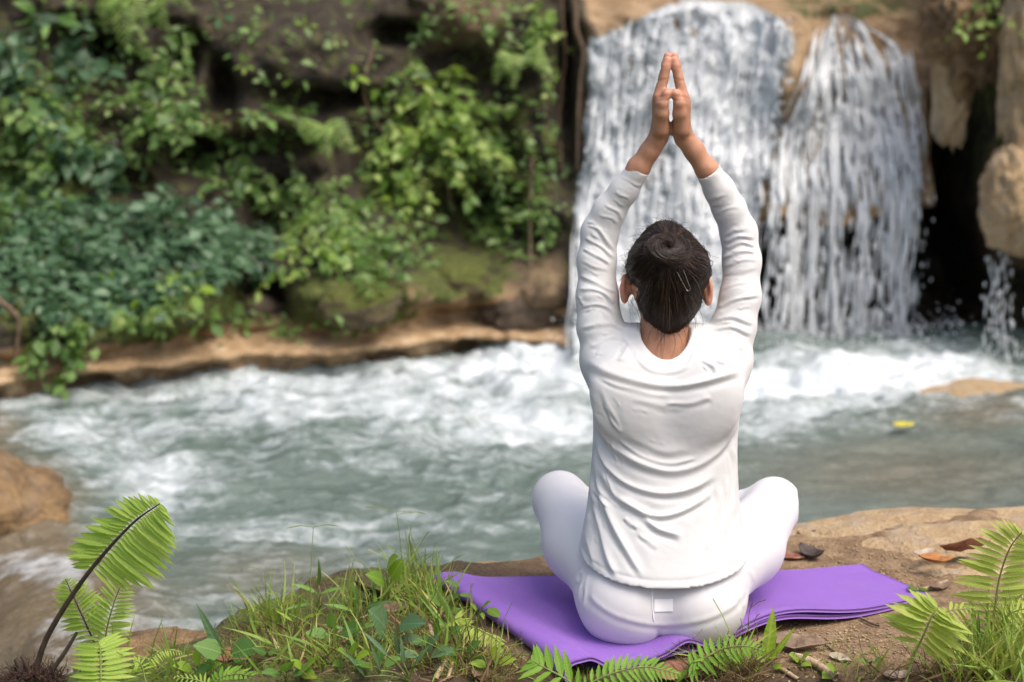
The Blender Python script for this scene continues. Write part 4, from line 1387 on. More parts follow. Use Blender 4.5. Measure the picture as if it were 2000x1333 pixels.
def build_ferns():
    S = lambda px: px / 1040.0
    # the big frond at the left, with its dark hairy stalk and root stock
    b = W(66, 1322, .12)
    f1 = empty("fern", b, "tall fern with one big lime frond on a dark hairy stalk at lower left", "fern")
    frond(f1, WP((66, 1322, .12), (92, 1245, .12), (150, 1150, .10), (205, 1080, .08), (262, 1020, .05), (312, 984, .02)), 25, S(122), .50, M['fern_o'], (.30, -.60), .18, (.05, -.90, .42), .0075, .0012, leaf_shape(8, .150, .16, .22, 1.2, .06), "leaflet_slim", M['stem_dark'], 1, .55, (1.1, 1.0), True, True, (0, -.05, -.25))
    # cut stalks and the fibrous root stock
    for k, (a, e, r) in enumerate((((100, 1312), (150, 1236), .0055), ((40, 1310), (30, 1288), .008), ((55, 1312), (42, 1282), .006))):
        C = catmull(WP((*a, .10), ((a[0] + e[0]) / 2 + 2, (a[1] + e[1]) / 2, .10), (*e, .10)), 10)
        TV, TF = tube(C, np.linspace(r, r * .6, 10), 7)
        mk("cut_stalk", TV, TF, M['stem_dark'], f1)
    r = np.random.RandomState(4)
    m = 700
    base = W(62, 1335, .10)
    d = r.normal(size=(m, 3)); d[:, 2] = np.abs(d[:, 2]) * .8; d /= np.linalg.norm(d, axis=1)[:, None]
    st = base + r.normal(0, 1, (m, 3)) * [.028, .02, .012]
    t = np.linspace(0, 1, 5)
    P = st[:, None, :] + d[:, None, :] * (r.uniform(.015, .05, (m, 1)) * t)[..., None] + r.normal(0, .003, (m, 5, 3))
    TV, TF = tubes(P, np.linspace(.0018, .0005, 5)[None].repeat(m, 0), 3)
    mk("root_stock", TV, TF, M['root_fibre'], f1)
    # paired fronds behind the big stalk
    b = W(205, 1300, .26)
    f2 = empty("fern", b, "fern with two upright pale fronds behind the dark hairy stalk", "fern")
    frond(f2, WP((205, 1300, .26), (175, 1235, .25), (150, 1180, .24), (128, 1132, .22)), 19, S(68), .22, M['fern_o'], .28, .2, (-.1, -.85, .5), .0026, .0008, seed=2, stem_mat=M['stem_dark'])
    frond(f2, WP((205, 1300, .26), (207, 1240, .24), (222, 1180, .22), (246, 1120, .20)), 20, S(62), .14, M['fern_o'], .28, .2, (.15, -.85, .5), .0026, .0008, seed=3)
    b = W(190, 1330, .02)
    f3 = empty("fern", b, "low fern spreading fine fronds at the bottom below the pale pair", "fern")
    frond(f3, WP((196, 1345, .0), (197, 1310, .01), (196, 1268, .03), (192, 1256, .05)), 15, S(78), .02, M['fern_o'], .02, .16, (0, -.8, .6), .0022, .0008, seed=4, prof=.35)
    frond(f3, WP((150, 1325, .06), (170, 1285, .06), (205, 1265, .05), (240, 1280, .03)), 16, S(38), .1, M['fern_o'], .3, .55, (0, -.3, .95), .002, .0008, seed=5)
    frond(f3, WP((285, 1325, .06), (292, 1290, .06), (320, 1270, .06), (360, 1276, .05)), 18, S(26), .12, M['fern_y_o'], .4, .8, (0, -.35, .95), .002, .0007, seed=6)
    frond(f3, WP((285, 1335, .04), (276, 1300, .04), (262, 1290, .03)), 9, S(34), .2, M['fern_o'], .3, .4, (0, -.5, .85), .002, .0007, seed=7)
    b = W(440, 1335, -.02)
    f4 = empty("fern", b, "deep green fern cut by the bottom edge left of the weeds", "fern")
    frond(f4, WP((415, 1345, .0), (435, 1322, .0), (480, 1318, -.02), (540, 1336, -.05)), 16, S(42), .05, M['fern_d_o'], .25, .3, (0, -.5, .85), .0024, .0008, LEAFLET_W, "leaflet_wide", seed=8)
    frond(f4, WP((420, 1345, .0), (390, 1330, .0), (340, 1322, -.01)), 10, S(34), .1, M['fern_o'], .3, .3, (0, -.5, .85), .0022, .0008, seed=9)
    # feathery frond against the mat's fold
    b = gp(900, 1255)
    f5 = empty("fern", b, "lime feathery frond arching beside the fold of the mat", "fern")
    frond(f5, [b, W(905, 1222, b[1]), W(945, 1235, b[1] - .04), W(975, 1255, b[1] - .07), W(1004, 1292, b[1] - .10)], 24, S(50), .22, M['fern_y_o'], .55, .6, (.35, -.35, .9), .002, .0006, seed=10, asym=(1, 1))
    frond(f5, [b, W(892, 1225, b[1]), W(885, 1214, b[1] - .02), W(900, 1206, b[1] - .03)], 11, S(46), .2, M['fern_y_o'], .5, .2, (-.3, -.5, .8), .0018, .0006, seed=11)
    # fronds under the mat's front edge
    f6 = empty("fern", W(1130, 1350, -.19), "bright fern poking out under the loop of the folded mat", "fern")
    frond(f6, WP((1120, 1352, -.185), (1190, 1318, -.20), (1260, 1303, -.205), (1330, 1318, -.215)), 18, S(50), .08, M['fern_d_o'], .45, .35, (.1, -.65, .75), .0025, .0008, LEAFLET_W, "leaflet_wide", seed=12)
    frond(f6, WP((1150, 1360, -.2), (1110, 1330, -.215), (1060, 1302, -.215), (1040, 1290, -.21)), 8, S(74), .1, M['fern_d_o'], .6, .2, (-.2, -.6, .78), .0025, .001, LEAFLET_W, "leaflet_wide", seed=13)
    f7 = empty("fern", gp(1335, 1325), "fern with hanging pointed leaflets in front of the sitter", "fern")
    q = gp(1335, 1325)
    frond(f7, [q + [0, 0, .01], W(1370, 1290, q[1] - .01), W(1410, 1268, q[1] - .01), W(1455, 1262, q[1] - .02), W(1492, 1272, q[1] - .02)], 15, S(46), .1, M['fern_d_o'], .25, .35, (0, -.8, .6), .0026, .001, LEAFLET_W, "leaflet_wide", seed=14)
    frond(f7, [q + [0, 0, .01], W(1345, 1305, q[1] - .03), W(1352, 1296, q[1] - .04), W(1368, 1292, q[1] - .06)], 7, S(46), .05, M['fern_d_o'], .2, .8, (0, -.6, .8), .0024, .001, LEAFLET_W, "leaflet_wide", seed=15)
    # the two ferns at lower right
    q = gp(1765, 1345)
    f8 = empty("fern", q, "yellow-green fern with a drooping spread frond in front of the mat corner", "fern")
    frond(f8, [q, W(1782, 1290, q[1]), W(1802, 1245, q[1] - .01), W(1820, 1205, q[1] - .02), W(1832, 1188, q[1] - .02)], 11, S(98), .40, M['fern_y_o'], .05, .50, (.1, -.65, .75), .0028, .001, LEAFLET_W, "leaflet_wide", seed=16, prof=.35, asym=(1.05, 1.0))
    frond(f8, [W(1822, 1205, q[1] - .02), W(1860, 1192, q[1] - .02), W(1905, 1188, q[1] - .01)], 9, S(56), .02, M['fern_y_o'], .5, .6, (.2, -.5, .85), .0015, .0008, seed=17, asym=(.5, 1.0))
    q = gp(1930, 1262)
    f9 = empty("fern", q, "tall yellow-green fern leaning into the picture at the lower right edge", "fern")
    frond(f9, [q, W(1942, 1195, q[1]), W(1952, 1130, q[1] - .01), W(1972, 1072, q[1] - .03), W(1996, 1040, q[1] - .05)], 19, S(98), .14, M['fern_y_o'], .10, .22, (.1, -.85, .5), .0028, .001, seed=18, prof=.5)
    frond(f9, [q, W(1945, 1250, q[1] - .02), W(1958, 1265, q[1] - .04), W(1965, 1285, q[1] - .05)], 9, S(36), .1, M['fern_y_o'], .3, .3, (0, -.7, .7), .002, .0008, seed=19)
    frond(f9, [q, W(1960, 1210, q[1] - .02), W(2000, 1190, q[1] - .03), W(2040, 1200, q[1] - .04)], 12, S(52), .1, M['fern_y_o'], .3, .4, (0, -.6, .8), .002, .0008, seed=20)


def build_weeds():
    r = np.random.RandomState(15)
    # broad-leaved herbs: base pixel, leaf tips (dx, dy px, length m), material
    def herb(px, py, tips, mt, lb, shape=LEAF_BROAD, key="broad", seed=0, h=.0, grp=None, name="weed", cat="plant"):
        rr = np.random.RandomState(seed + 33)
        P = gp(px, py)
        root = empty(name, P, lb, cat, grp)
        me = shared("leaf_" + key, shape, M[mt])
        st = []
        for sx, sy, tx, ty, wd in tips:
            a = W(px + sx, py + sy, P[1] - .01 - .02 * rr.rand())
            b = W(px + tx, py + ty, P[1] - .03 - .03 * rr.rand())
            st.append(catmull([P, (P + a) / 2 + [0, 0, .006], a], 6))
            L = np.linalg.norm(b - a)
            put("leaf", me, root, a, b - a, np.array([rr.normal(0, .15), -.62, .78]), L, L * wd)
        for q in st:
            mk("stem", *tube(q, np.linspace(.0019, .0012, 6), 5), M['stem_green'], root)
    herb(770, 1262, [(-15, -32, -38, -72, 1.7), (10, -40, 55, -52, 1.0), (18, -20, 62, -4, .8)], 'leaf_blue_o', "weed with one large veined oval leaf left of the feathery frond", seed=1)
    herb(800, 1330, [(-20, -50, -30, -95, .55), (-42, -48, -88, -100, .5), (-58, -20, -70, -72, .5), (-12, -30, -14, -86, .5), (10, -30, 32, -70, .6), (-88, -8, -120, -62, .45)], 'leaf_blue_o', "weed with long strap leaves at the bottom centre-left", LEAF_LONG, "long", seed=2)
    herb(440, 1308, [(-8, -32, -58, -52, 1.4), (12, -30, 60, -50, 1.5), (-28, -12, -66, 12, .9)], 'leaf_mid_o', "round-leaved weed beside the tan rock at the waterline", seed=3)
    herb(760, 1180, [(4, -50, 22, -88, 1.2), (-10, -42, -40, -62, 1.3), (-6, -66, 8, -98, 1.2)], 'leaf_bright_o', "young light green plant standing against the water left of the mat", seed=4)
    herb(690, 1300, [(-8, -16, -26, -34, 1.2), (6, -16, 28, -26, 1.3), (2, -24, -2, -48, 1.2), (-18, -6, -40, -2, 1.2), (14, -4, 36, 2, 1.2)], 'leaf_bright_o', "small bright rosette weed at the bottom among dry grass", LEAF_OVAL, "oval", seed=5)
    herb(868, 1190, [(-6, -10, -30, -26, 1.2), (6, -12, 24, -30, 1.2), (8, 2, 34, 8, 1.2), (-4, 8, -20, 22, 1.2)], 'leaf_mid_o', "leafy weed hugging the fold corner of the mat", LEAF_OVAL, "oval", seed=6)
    herb(935, 1215, [(-4, -24, -14, -36, 1.1), (8, -30, 22, -42, 1.0), (18, -26, 44, -10, 1.1), (6, -18, 10, -6, .9)], 'leaf_bright_o', "yellowish sprig with round leaves in front of the mat fold", LEAF_OVAL, "oval", seed=7)
    herb(892, 1185, [(4, -40, -20, -52, .8), (6, -24, 26, -22, .6), (2, -22, -22, -16, .7)], 'leaf_mid_o', "brown-stemmed seedling in front of the mat back corner", LEAF_OVAL, "oval", seed=8)
    herb(620, 1200, [(0, -40, -40, -66, .6), (6, -40, 46, -58, .6), (0, -52, 10, -96, .45), (-10, -20, -60, -18, .5), (12, -20, 60, -8, .5)], 'leaf_mid_o', "bushy grassy weed against the water in the grass tuft", LEAF_LONG, "long", seed=9)
    herb(700, 1215, [(-10, -20, -56, -42, .6), (10, -26, 60, -50, .55), (0, -30, -8, -76, .5), (14, -6, 66, 6, .55)], 'leaf_mid_o', "long-leaved weed between the dark curled leaf and the grass tuft", LEAF_LONG, "long", seed=10)
    herb(1500, 1300, [(-6, -10, -26, -16, 1.2), (8, -12, 24, -24, 1.2), (-10, 2, -28, 10, 1.2), (10, 0, 30, 4, 1.2)], 'leaf_bright_o', "tiny clover-like weed at the foot of the sword leaf", LEAF_OVAL, "oval", seed=11)
    herb(1560, 1300, [(0, -10, -16, -24, 1.2), (4, -10, 18, -26, 1.2), (6, -4, 24, -2, 1.2)], 'leaf_bright_o', "tiny weed on the bare soil right of the sword leaf", LEAF_OVAL, "oval", seed=12)
    herb(1632, 1318, [(0, -8, -16, -20, 1.2), (4, -8, 16, -22, 1.2), (-8, -2, -24, 4, 1.2)], 'leaf_bright_o', "tiny pale weed beside the split dry cane", LEAF_OVAL, "oval", seed=13)
    herb(1795, 1160, [(0, -6, -14, -14, 1.2), (4, -6, 14, -14, 1.2), (-4, 2, -18, 4, 1.0), (6, 2, 20, 6, 1.0)], 'leaf_mid_o', "small green weed next to the mat's pointed corner", LEAF_OVAL, "oval", seed=14)
    herb(1905, 1285, [(0, -30, -24, -66, .5), (6, -36, 6, -84, .5), (10, -20, 44, -44, .5), (-6, -10, -44, -22, .5)], 'leaf_mid_o', "willow-leaved weed among the grass at the right edge", LEAF_LONG, "long", seed=15)
    herb(520, 1290, [(0, -14, -26, -26, 1.1), (4, -14, 26, -22, 1.1), (0, 2, 8, 24, 1.1)], 'leaf_mid_o', "small weed between the round-leaved weed and the rosette", LEAF_OVAL, "oval", seed=16)
    herb(590, 1318, [(0, -14, -20, -30, 1.1), (4, -12, 20, -30, 1.1), (2, -4, 26, 4, 1.0)], 'leaf_bright_o', "pale yellowish seedling on the mossy ground at the bottom", LEAF_OVAL, "oval", seed=17)
    herb(655, 1262, [(-14, -22, -58, -30, .9), (10, -24, 48, -44, .9), (-4, -30, -14, -64, .9), (16, -4, 56, 2, .8)], 'leaf_mid_o', "mid-green oval-leaved weed in the middle of the dead grass", seed=21)
    herb(740, 1318, [(-10, -16, -40, -30, 1.0), (10, -20, 40, -36, 1.0), (0, -24, 2, -52, 1.0)], 'leaf_mid_o', "green three-leaved weed at the bottom under the strap leaves", seed=22)
    herb(830, 1300, [(-12, -20, -52, -26, .8), (12, -22, 50, -34, .9), (4, -28, 18, -60, .9), (18, 0, 60, 6, .8)], 'leaf_blue_o', "bluish serrated weed below the feathery frond", seed=23)
    herb(905, 1290, [(-10, -14, -44, -22, .9), (8, -16, 28, -40, .9), (14, -2, 48, 2, .9)], 'leaf_mid_o', "low weed in the dark litter at the bottom of the mat fold", seed=24)
    herb(385, 1322, [(-10, -16, -44, -26, 1.1), (10, -16, 44, -30, 1.1), (0, -22, -2, -52, 1.0)], 'leaf_bright_o', "light green weed between the low fern and the deep green fern", seed=25)
    herb(580, 1240, [(-8, -26, -40, -50, .5), (8, -28, 40, -48, .5), (0, -34, 4, -80, .45)], 'leaf_bright_o', "slender light weed at the left end of the grass tuft", LEAF_LONG, "long", seed=26)
    herb(1700, 1300, [(-4, -6, -20, -12, 1.0), (6, -6, 20, -14, 1.0)], 'leaf_mid_o', "tiny two-leaved seedling on bare soil before the spread fern", LEAF_OVAL, "oval", seed=27)
    herb(860, 1268, [(-14, -14, -50, -20, .9), (10, -20, 36, -46, .9), (-2, -24, -12, -58, .8), (16, -4, 50, -6, .9)], 'leaf_mid_o', "broad green weed just left of the feathery frond's base", seed=31)
    herb(965, 1312, [(-14, -12, -46, -20, .9), (10, -16, 40, -28, .9), (0, -20, -4, -50, .9)], 'leaf_bright_o', "fresh weed in the litter under the lower end of the fold", seed=32)
    herb(690, 1250, [(-14, -18, -54, -36, .6), (12, -20, 54, -40, .6), (0, -26, -6, -70, .5), (16, -6, 62, -10, .6), (-14, -4, -60, 0, .6)], 'leaf_mid_o', "spreading narrow-leaved weed below the black curled leaf", LEAF_LONG, "long", seed=33)
    herb(560, 1330, [(-12, -12, -44, -22, .9), (12, -14, 44, -28, .9), (0, -18, 0, -48, .9)], 'leaf_mid_o', "dull green weed cut by the bottom edge right of the deep green fern", seed=34)
    # sword-like leaves
    def sword(px, py, tips, lb, mt='leaf_bright_o'):
        P = gp(px, py)
        root = empty("sword_plant", P, lb, "plant")
        me = shared("leaf_blade", leaf_shape(8, .16, .10, .06), M[mt])
        for tx, ty, wd in tips:
            b = W(tx, ty, P[1] - .01)
            L = np.linalg.norm(b - P)
            put("leaf", me, root, P, b - P, (.1, -.95, .2), L, L * wd)
    sword(1496, 1300, [(1512, 1186, 1.5), (1554, 1226, .9)], "upright sword-shaped green leaf in front of the mat")
    sword(440, 1290, [(382, 1178, .9), (478, 1248, .5)], "bluish grass leaf arching left beside the round-leaved weed", 'leaf_blue_o')
    sword(905, 1262, [(812, 1158, .35), (868, 1166, .55), (862, 1250, .3)], "stout bent grass stem left of the mat fold", 'leaf_mid_o')
    # ---- grass
    def grass(name, regions, label, h0, h1, mat, n_seed, lean=.5, wid=1.0, flat=0.0):
        rr = np.random.RandomState(n_seed)
        P = []
        for cx, cy, rx, ry, n in regions:
            q = gpv(cx + rx * rr.normal(0, .5, n), np.minimum(cy + ry * rr.normal(0, .5, n), 1370))
            P.append(q[q[:, 2] > -.30])
        P = np.vstack(P)
        n = len(P)
        D = np.stack([rr.normal(0, lean, n), rr.normal(0, lean, n), np.full(n, 1.0 - flat)], -1)
        N = rr.normal(size=(n, 3))
        V, F, c = leaf_cloud(P - [0, 0, .004], D, N, rr.uniform(h0, h1, n) * rr.uniform(.5, 1, n), BLADE, np.clip(rr.normal(.42, .24, n), 0, 1), rr.uniform(.4, 1.1, n) * wid)
        tag(mk(name, V, F, M[mat], attrs={'rnd': c}), label, "grass" if mat == 'grass' else "litter", kind="stuff")
    grass("grass", [(540, 1225, 60, 26, 130), (700, 1200, 90, 30, 90), (800, 1160, 60, 30, 130), (850, 1210, 60, 40, 70), (600, 1290, 200, 30, 110), (900, 1300, 90, 30, 60), (1950, 1300, 80, 45, 330), (1900, 1320, 90, 30, 130), (1440, 1310, 60, 25, 40), (1690, 1320, 60, 25, 16), (1990, 1240, 50, 50, 150), (330, 1315, 90, 25, 40)], "green grass tufts along the near bank", .05, .14, 'grass', 8)
    grass("low_grass", [(620, 1270, 200, 50, 1500), (800, 1240, 140, 60, 900), (1200, 1325, 160, 14, 250), (1640, 1300, 120, 30, 120), (1950, 1290, 80, 50, 500), (480, 1290, 120, 40, 300), (940, 1310, 90, 30, 350)], "short fine grass and moss shoots on the near bank", .015, .045, 'grass', 18, .8, 1.0, .2)
    grass("dry_grass", [(1430, 1318, 90, 24, 420), (900, 1290, 110, 40, 320), (640, 1290, 190, 50, 420), (560, 1260, 100, 30, 200), (960, 1320, 60, 20, 140), (1880, 1320, 120, 24, 220), (1420, 1260, 40, 30, 90), (1750, 1330, 100, 14, 90), (780, 1250, 160, 50, 300)], "dry straw and dead grass on the near bank", .03, .10, 'straw', 9, .9, .7, .45)
    # ---- tall flowering grass stalks, each one a thing
    for i, (pts, sp, lb) in enumerate([
        ([(608, 1240), (606, 1150), (612, 1030)], [(612, 1030, 560, 1032), (612, 1030, 662, 1028)], "tall T-shaped grass stalk against the water left"),
        ([(786, 1125), (782, 1060), (774, 1000)], [(774, 1000, 712, 990), (774, 1000, 832, 1004), (774, 1008, 810, 1002)], "tallest T-shaped grass stalk against the water"),
        ([(488, 1180), (470, 1120), (462, 1084)], [(472, 1128, 500, 1110), (462, 1084, 446, 1078)], "pale wispy grass stalk at the left of the tuft"),
        ([(520, 1190), (518, 1140), (505, 1112)], [(505, 1112, 480, 1110), (516, 1130, 536, 1122), (518, 1146, 490, 1150)], "pale branching grass stalk in the tuft"),
        ([(690, 1180), (688, 1110), (692, 1095)], [(692, 1095, 716, 1108), (690, 1100, 686, 1130)], "short bent grass stalk with a brown tip"),
        ([(812, 1150), (800, 1100), (790, 1060)], [(802, 1104, 838, 1082), (806, 1122, 850, 1078)], "forked green grass stalk next to the tallest one"),
        ([(836, 1160), (820, 1090), (800, 1040)], [], "leaning plain grass stalk beside the mat back corner"),
        ([(1462, 1262), (1462, 1215), (1464, 1190)], [(1464, 1190, 1496, 1172), (1463, 1200, 1470, 1178)], "thin dry grass stalk reaching over the mat edge"),
        ([(1480, 1270), (1478, 1230), (1472, 1208)], [(1474, 1212, 1484, 1200)], "short dry grass stalk next to the sword leaf"),
    ]):
        P = gp(*pts[0])
        C = catmull([P] + [W(a, b, P[1] - .01) for a, b in pts[1:]], 14)
        parts = [tube(C, np.linspace(.0013, .0006, 14), 5)]
        for x0, y0, x1, y1 in sp:
            a, b = W(x0, y0, P[1] - .01), W(x1, y1, P[1] - .015)
            parts.append(tube(catmull([a, (a + b) / 2 + [0, 0, .004], b], 8), np.linspace(.0006, .0013, 8) * np.array([1, 1, 1, 1, 1, 1, .9, .5]), 5))
        V, F = join(parts)
        tag(mk("grass_stalk", V, F, M['stem_green'] if i < 7 else M['stem_brown'], loc=P), lb, "grass stalk")


def dry_leaf(px, py, L, Wd, ang, curl, roll, mat, label, lift=.006, tiltz=.2, seed=0, name="dry_leaf", P=None):
    """a fallen curled leaf with thickness"""
    nu, nv = 18, 11
    u = np.linspace(0, 1, nu); v = np.linspace(-1, 1, nv)
    U, Vv = np.meshgrid(u, v, indexing='ij')
    w = np.sin(np.pi * np.clip(U, .01, .995) ** .85) ** .7 * Wd / 2
    th = Vv * roll
    y = w * np.sin(th) / max(roll, .05)
    z = w * (1 - np.cos(th)) / max(roll, .05) + curl * L * (U - .5) ** 2 + .06 * L * pnoise(U * 3, Vv * 1.5, 0, seed) + .02 * L * pnoise(U * 9, Vv * 4, 0, seed + 2)
    x = (U - .5) * L
    c, s = math.cos(ang), math.sin(ang)
    P = gp(px, py) if P is None else P
    pts = np.stack([x * c - y * s, x * s + y * c, z + tiltz * y + lift], -1).reshape(-1, 3)
    pts[:, 2] -= pts[:, 2].min() - .002
    V = pts + P
    n = len(V)
    V2 = V - [0, 0, .0008]
    F = grid_faces(nu, nv)
    b = np.concatenate([np.arange(nv), np.arange(1, nu) * nv + nv - 1, (nu - 1) * nv + np.arange(nv - 1)[::-1], np.arange(1, nu - 1)[::-1] * nv])
    bb = np.roll(b, -1)
    rim = np.stack([b, bb, bb + n, b + n], -1)
    o = mk(name, np.vstack([V, V2]), np.vstack([F, F[:, ::-1] + n, rim]), M[mat], loc=P)
    return tag(o, label, "leaf")


def build_litter():
    def on(px, py, z):
        return G(px, py, z)
    dry_leaf(1890, 1075, .125, .075, .3, .5, 1.0, 'dry_red', "large curled reddish-brown dry leaf on the rock ledge", tiltz=-.5, seed=1, P=on(1885, 1082, .040))
    dry_leaf(1828, 1096, .075, .035, -.1, .5, .9, 'dry_orange', "small orange-edged dry leaf under the large reddish one", seed=2, P=on(1828, 1100, .040))
    dry_leaf(1800, 1082, .06, .03, .6, .4, .8, 'dry_pale', "pale curled leaf scrap beside the orange-edged leaf", seed=3, P=on(1805, 1085, .042))
    dry_leaf(1585, 1090, .075, .05, -.9, 1.2, 1.1, 'dry_dark', "blackish curled dry leaf at the back edge of the mat", seed=4)
    dry_leaf(1556, 1046, .05, .03, .4, .8, 1.0, 'dry_dark', "small dark leaf on the tan rock beside the knee", seed=5, P=on(1575, 1048, .0))
    dry_leaf(1545, 1092, .06, .03, -.4, .3, .6, 'dry_red', "reddish leaf tip behind the mat", seed=6)
    dry_leaf(1545, 1270, .135, .065, -.12, .35, 1.15, 'dry_brown', "big grey-brown rolled leaf behind the sword leaf", seed=7)
    dry_leaf(1836, 1152, .055, .026, .5, .5, 1.0, 'dry_brown', "small rolled brown leaf near the mat's pointed corner", seed=8)
    dry_leaf(1880, 1316, .085, .055, .2, .6, 1.1, 'dry_pale', "pale crumpled leaf in the grass at lower right", seed=9)
    dry_leaf(722, 1178, .075, .06, -.8, 1.0, .9, 'dry_dark', "black curled leaf standing up left of the mat", seed=10, tiltz=-.8)
    dry_leaf(766, 1194, .07, .045, .1, .3, .5, 'dry_brown', "flat brown leaf next to the black curled one", seed=11)
    dry_leaf(1335, 1322, .12, .06, .5, .2, .5, 'dry_red', "rusty red leaf under the front edge of the mat", seed=12)
    dry_leaf(945, 1322, .075, .04, 1.1, .3, .8, 'dry_brown', "upright brown leaf at the bottom left of the mat fold", seed=13)
    dry_leaf(1640, 1290, .05, .025, -.8, .4, .8, 'dry_pale', "thin pale leaf scrap on bare soil", seed=14)
    dry_leaf(1755, 1325, .06, .03, .3, .5, .9, 'dry_pale', "curled pale scrap at the base of the spread fern", seed=15)
    dry_leaf(460, 1285, .11, .05, .3, .2, .5, 'dry_red', "dark reddish bark piece behind the round-leaved weed", seed=16)
    dry_leaf(1765, 833, .085, .05, .1, .15, .3, 'leaf_yellow', "single yellow leaf floating on the calm water at right", seed=17, P=G(1765, 833, WATER_Z + .035))
    # sticks and canes
    for i, (pts, r, mt, lb) in enumerate([
        ([(1545, 1292), (1590, 1305), (1632, 1335)], .009, 'wood_pale', "split dry cane pointing to the bottom right of the sword leaf"),
        ([(1520, 1310), (1560, 1335)], .005, 'wood_pale', "thin dry cane at the bottom beside the split one"),
        ([(838, 1232), (846, 1258), (850, 1268)], .006, 'wood_pale', "brown papery stalk between the weed leaves"),
        ([(875, 1285), (862, 1312), (850, 1335)], .006, 'wood_pale', "pale dry stick leaning at the bottom left of the mat"),
        ([(884, 1300), (874, 1335)], .004, 'wood_pale', "short pale stick next to the leaning one"),
        ([(1680, 1212), (1700, 1222), (1716, 1228)], .003, 'stem_brown', "small twig on bare soil below the mat edge"),
        ([(1745, 1165), (1790, 1160), (1850, 1140)], .004, 'wood_pale', "pale root lying behind the mat's pointed corner"),
        ([(1610, 1262), (1660, 1300)], .002, 'stem_brown', "thin dark twig across the bare soil"),
        ([(660, 1240), (700, 1215), (732, 1200)], .0025, 'wood_pale', "thin straw stalk leaning across the dead grass"),
    ]):
        C = np.array([gp(a, b) + [0, 0, r * .8 + .003] for a, b in pts])
        C = catmull(C, 12)
        TV, TF = tube(C, np.linspace(r, r * .75, 12) * (1 + .12 * pnoise(np.arange(12) * .9, i, 0, 4)), 8)
        n = len(TV)
        tag(mk("stick", TV, TF, M[mt], loc=C[0]), lb, "stick")
    # crumbs of soil and gravel
    r = np.random.RandomState(6)
    P = []
    for cx, cy, rx, ry, n in ((1650, 1260, 170, 50, 520), (1700, 1130, 130, 30, 260), (1480, 1300, 90, 30, 160), (1700, 1070, 160, 30, 160), (820, 1290, 160, 40, 140)):
        q = gpv(cx + rx * r.normal(0, .6, n), np.minimum(cy + ry * r.normal(0, .6, n), 1360))
        P.append(q[q[:, 2] > -.2])
    P = np.vstack(P)
    s = r.uniform(.0012, .0055, len(P)) * r.uniform(.5, 1, len(P))
    DV, DF = drops(P + [0, 0, .001], s, s * .7, r)
    DV = DV + r.normal(0, .0006, DV.shape)
    tag(mk("gravel", DV, DF, M['rock_tan'], smooth=False), "crumbs of soil and small stones on the bank", "gravel", kind="stuff")


build_background_plants()
build_mat()
build_ferns()
build_weeds()
build_litter()
# ================================================================== the person
def person_materials():
    t = NT("shirt_fabric")
    v = t.coords()
    n1 = t.noise(v, 900, 2)
    n2 = t.noise(v, 35, 4)
    b = t.bump(n1, 0.12, 0.001, t.bump(n2, 0.05, 0.004))
    c = t.mix(n2, (0.63, 0.63, 0.627), (0.67, 0.67, 0.667))
    shirt = t.done(t.bsdf(c, 0.85, b, **{'Sheen_Weight': 0.15, 'Specular_IOR_Level': 0.2}))
    t = NT("leggings_fabric")
    v = t.coords()
    b = t.bump(t.noise(v, 1100, 2), 0.06, 0.0006)
    leg = t.done(t.bsdf((0.65, 0.64, 0.655), 0.6, b, **{'Sheen_Weight': 0.1, 'Specular_IOR_Level': 0.35}))
    t = NT("seam_fabric")
    seam = t.done(t.bsdf((0.90, 0.89, 0.90), 0.6))
    t = NT("skin")
    v = t.coords()
    n = t.noise(v, 28, 5)
    c = t.ramp(n, [(0.3, (0.40, 0.195, 0.115)), (0.6, (0.50, 0.26, 0.16)), (0.8, (0.55, 0.27, 0.17))])
    c = t.mix(t.math('MULTIPLY', t.attr('red'), 0.6), c, (0.62, 0.27, 0.185))
    b = t.bump(t.noise(v, 420, 3), 0.15, 0.001, t.bump(t.noise(v, 90, 3), 0.12, 0.002))
    skin = t.done(t.bsdf(c, 0.48, b, **{'Subsurface_Weight': 0.18, 'Subsurface_Radius': (0.012, 0.005, 0.003), 'Subsurface_Scale': 0.6, 'Specular_IOR_Level': 0.4}))
    t = NT("hair")
    r = t.attr('rnd')
    c = t.ramp(r, [(0.0, (0.012, 0.008, 0.006)), (0.45, (0.030, 0.018, 0.014)), (0.8, (0.070, 0.042, 0.030)), (1.0, (0.17, 0.105, 0.070))])
    hair = t.done(t.bsdf(c, 0.36, None, **{'Specular_IOR_Level': 0.38}))
    t = NT("nail")
    nail = t.done(t.bsdf((0.62, 0.36, 0.27), 0.25))
    t = NT("hairpin_metal")
    pin = t.done(t.bsdf((0.75, 0.75, 0.74), 0.22, None, Metallic=1.0))
    return shirt, leg, seam, skin, hair, nail, pin


M_SHIRT, M_LEG, M_SEAM, M_SKIN, M_HAIR, M_NAIL, M_PIN = person_materials()

ARM_L = [(1190, 694, .112, .050), (1172, 640, .128, .0435), (1166, 580, .143, .0395), (1165, 510, .160, .0365), (1171, 455, .170, .0345), (1191, 411, .160, .0298), (1219, 372, .147, .0262), (1247, 331, .133, .0236)]
ARM_R = [(1412, 694, .112, .050), (1432, 640, .128, .0425), (1446, 580, .143, .0385), (1449, 510, .160, .0362), (1443, 455, .170, .0345), (1424, 408, .160, .0302), (1405, 371, .147, .0270), (1384, 337, .133, .0246)]


HEMZ = 0.138


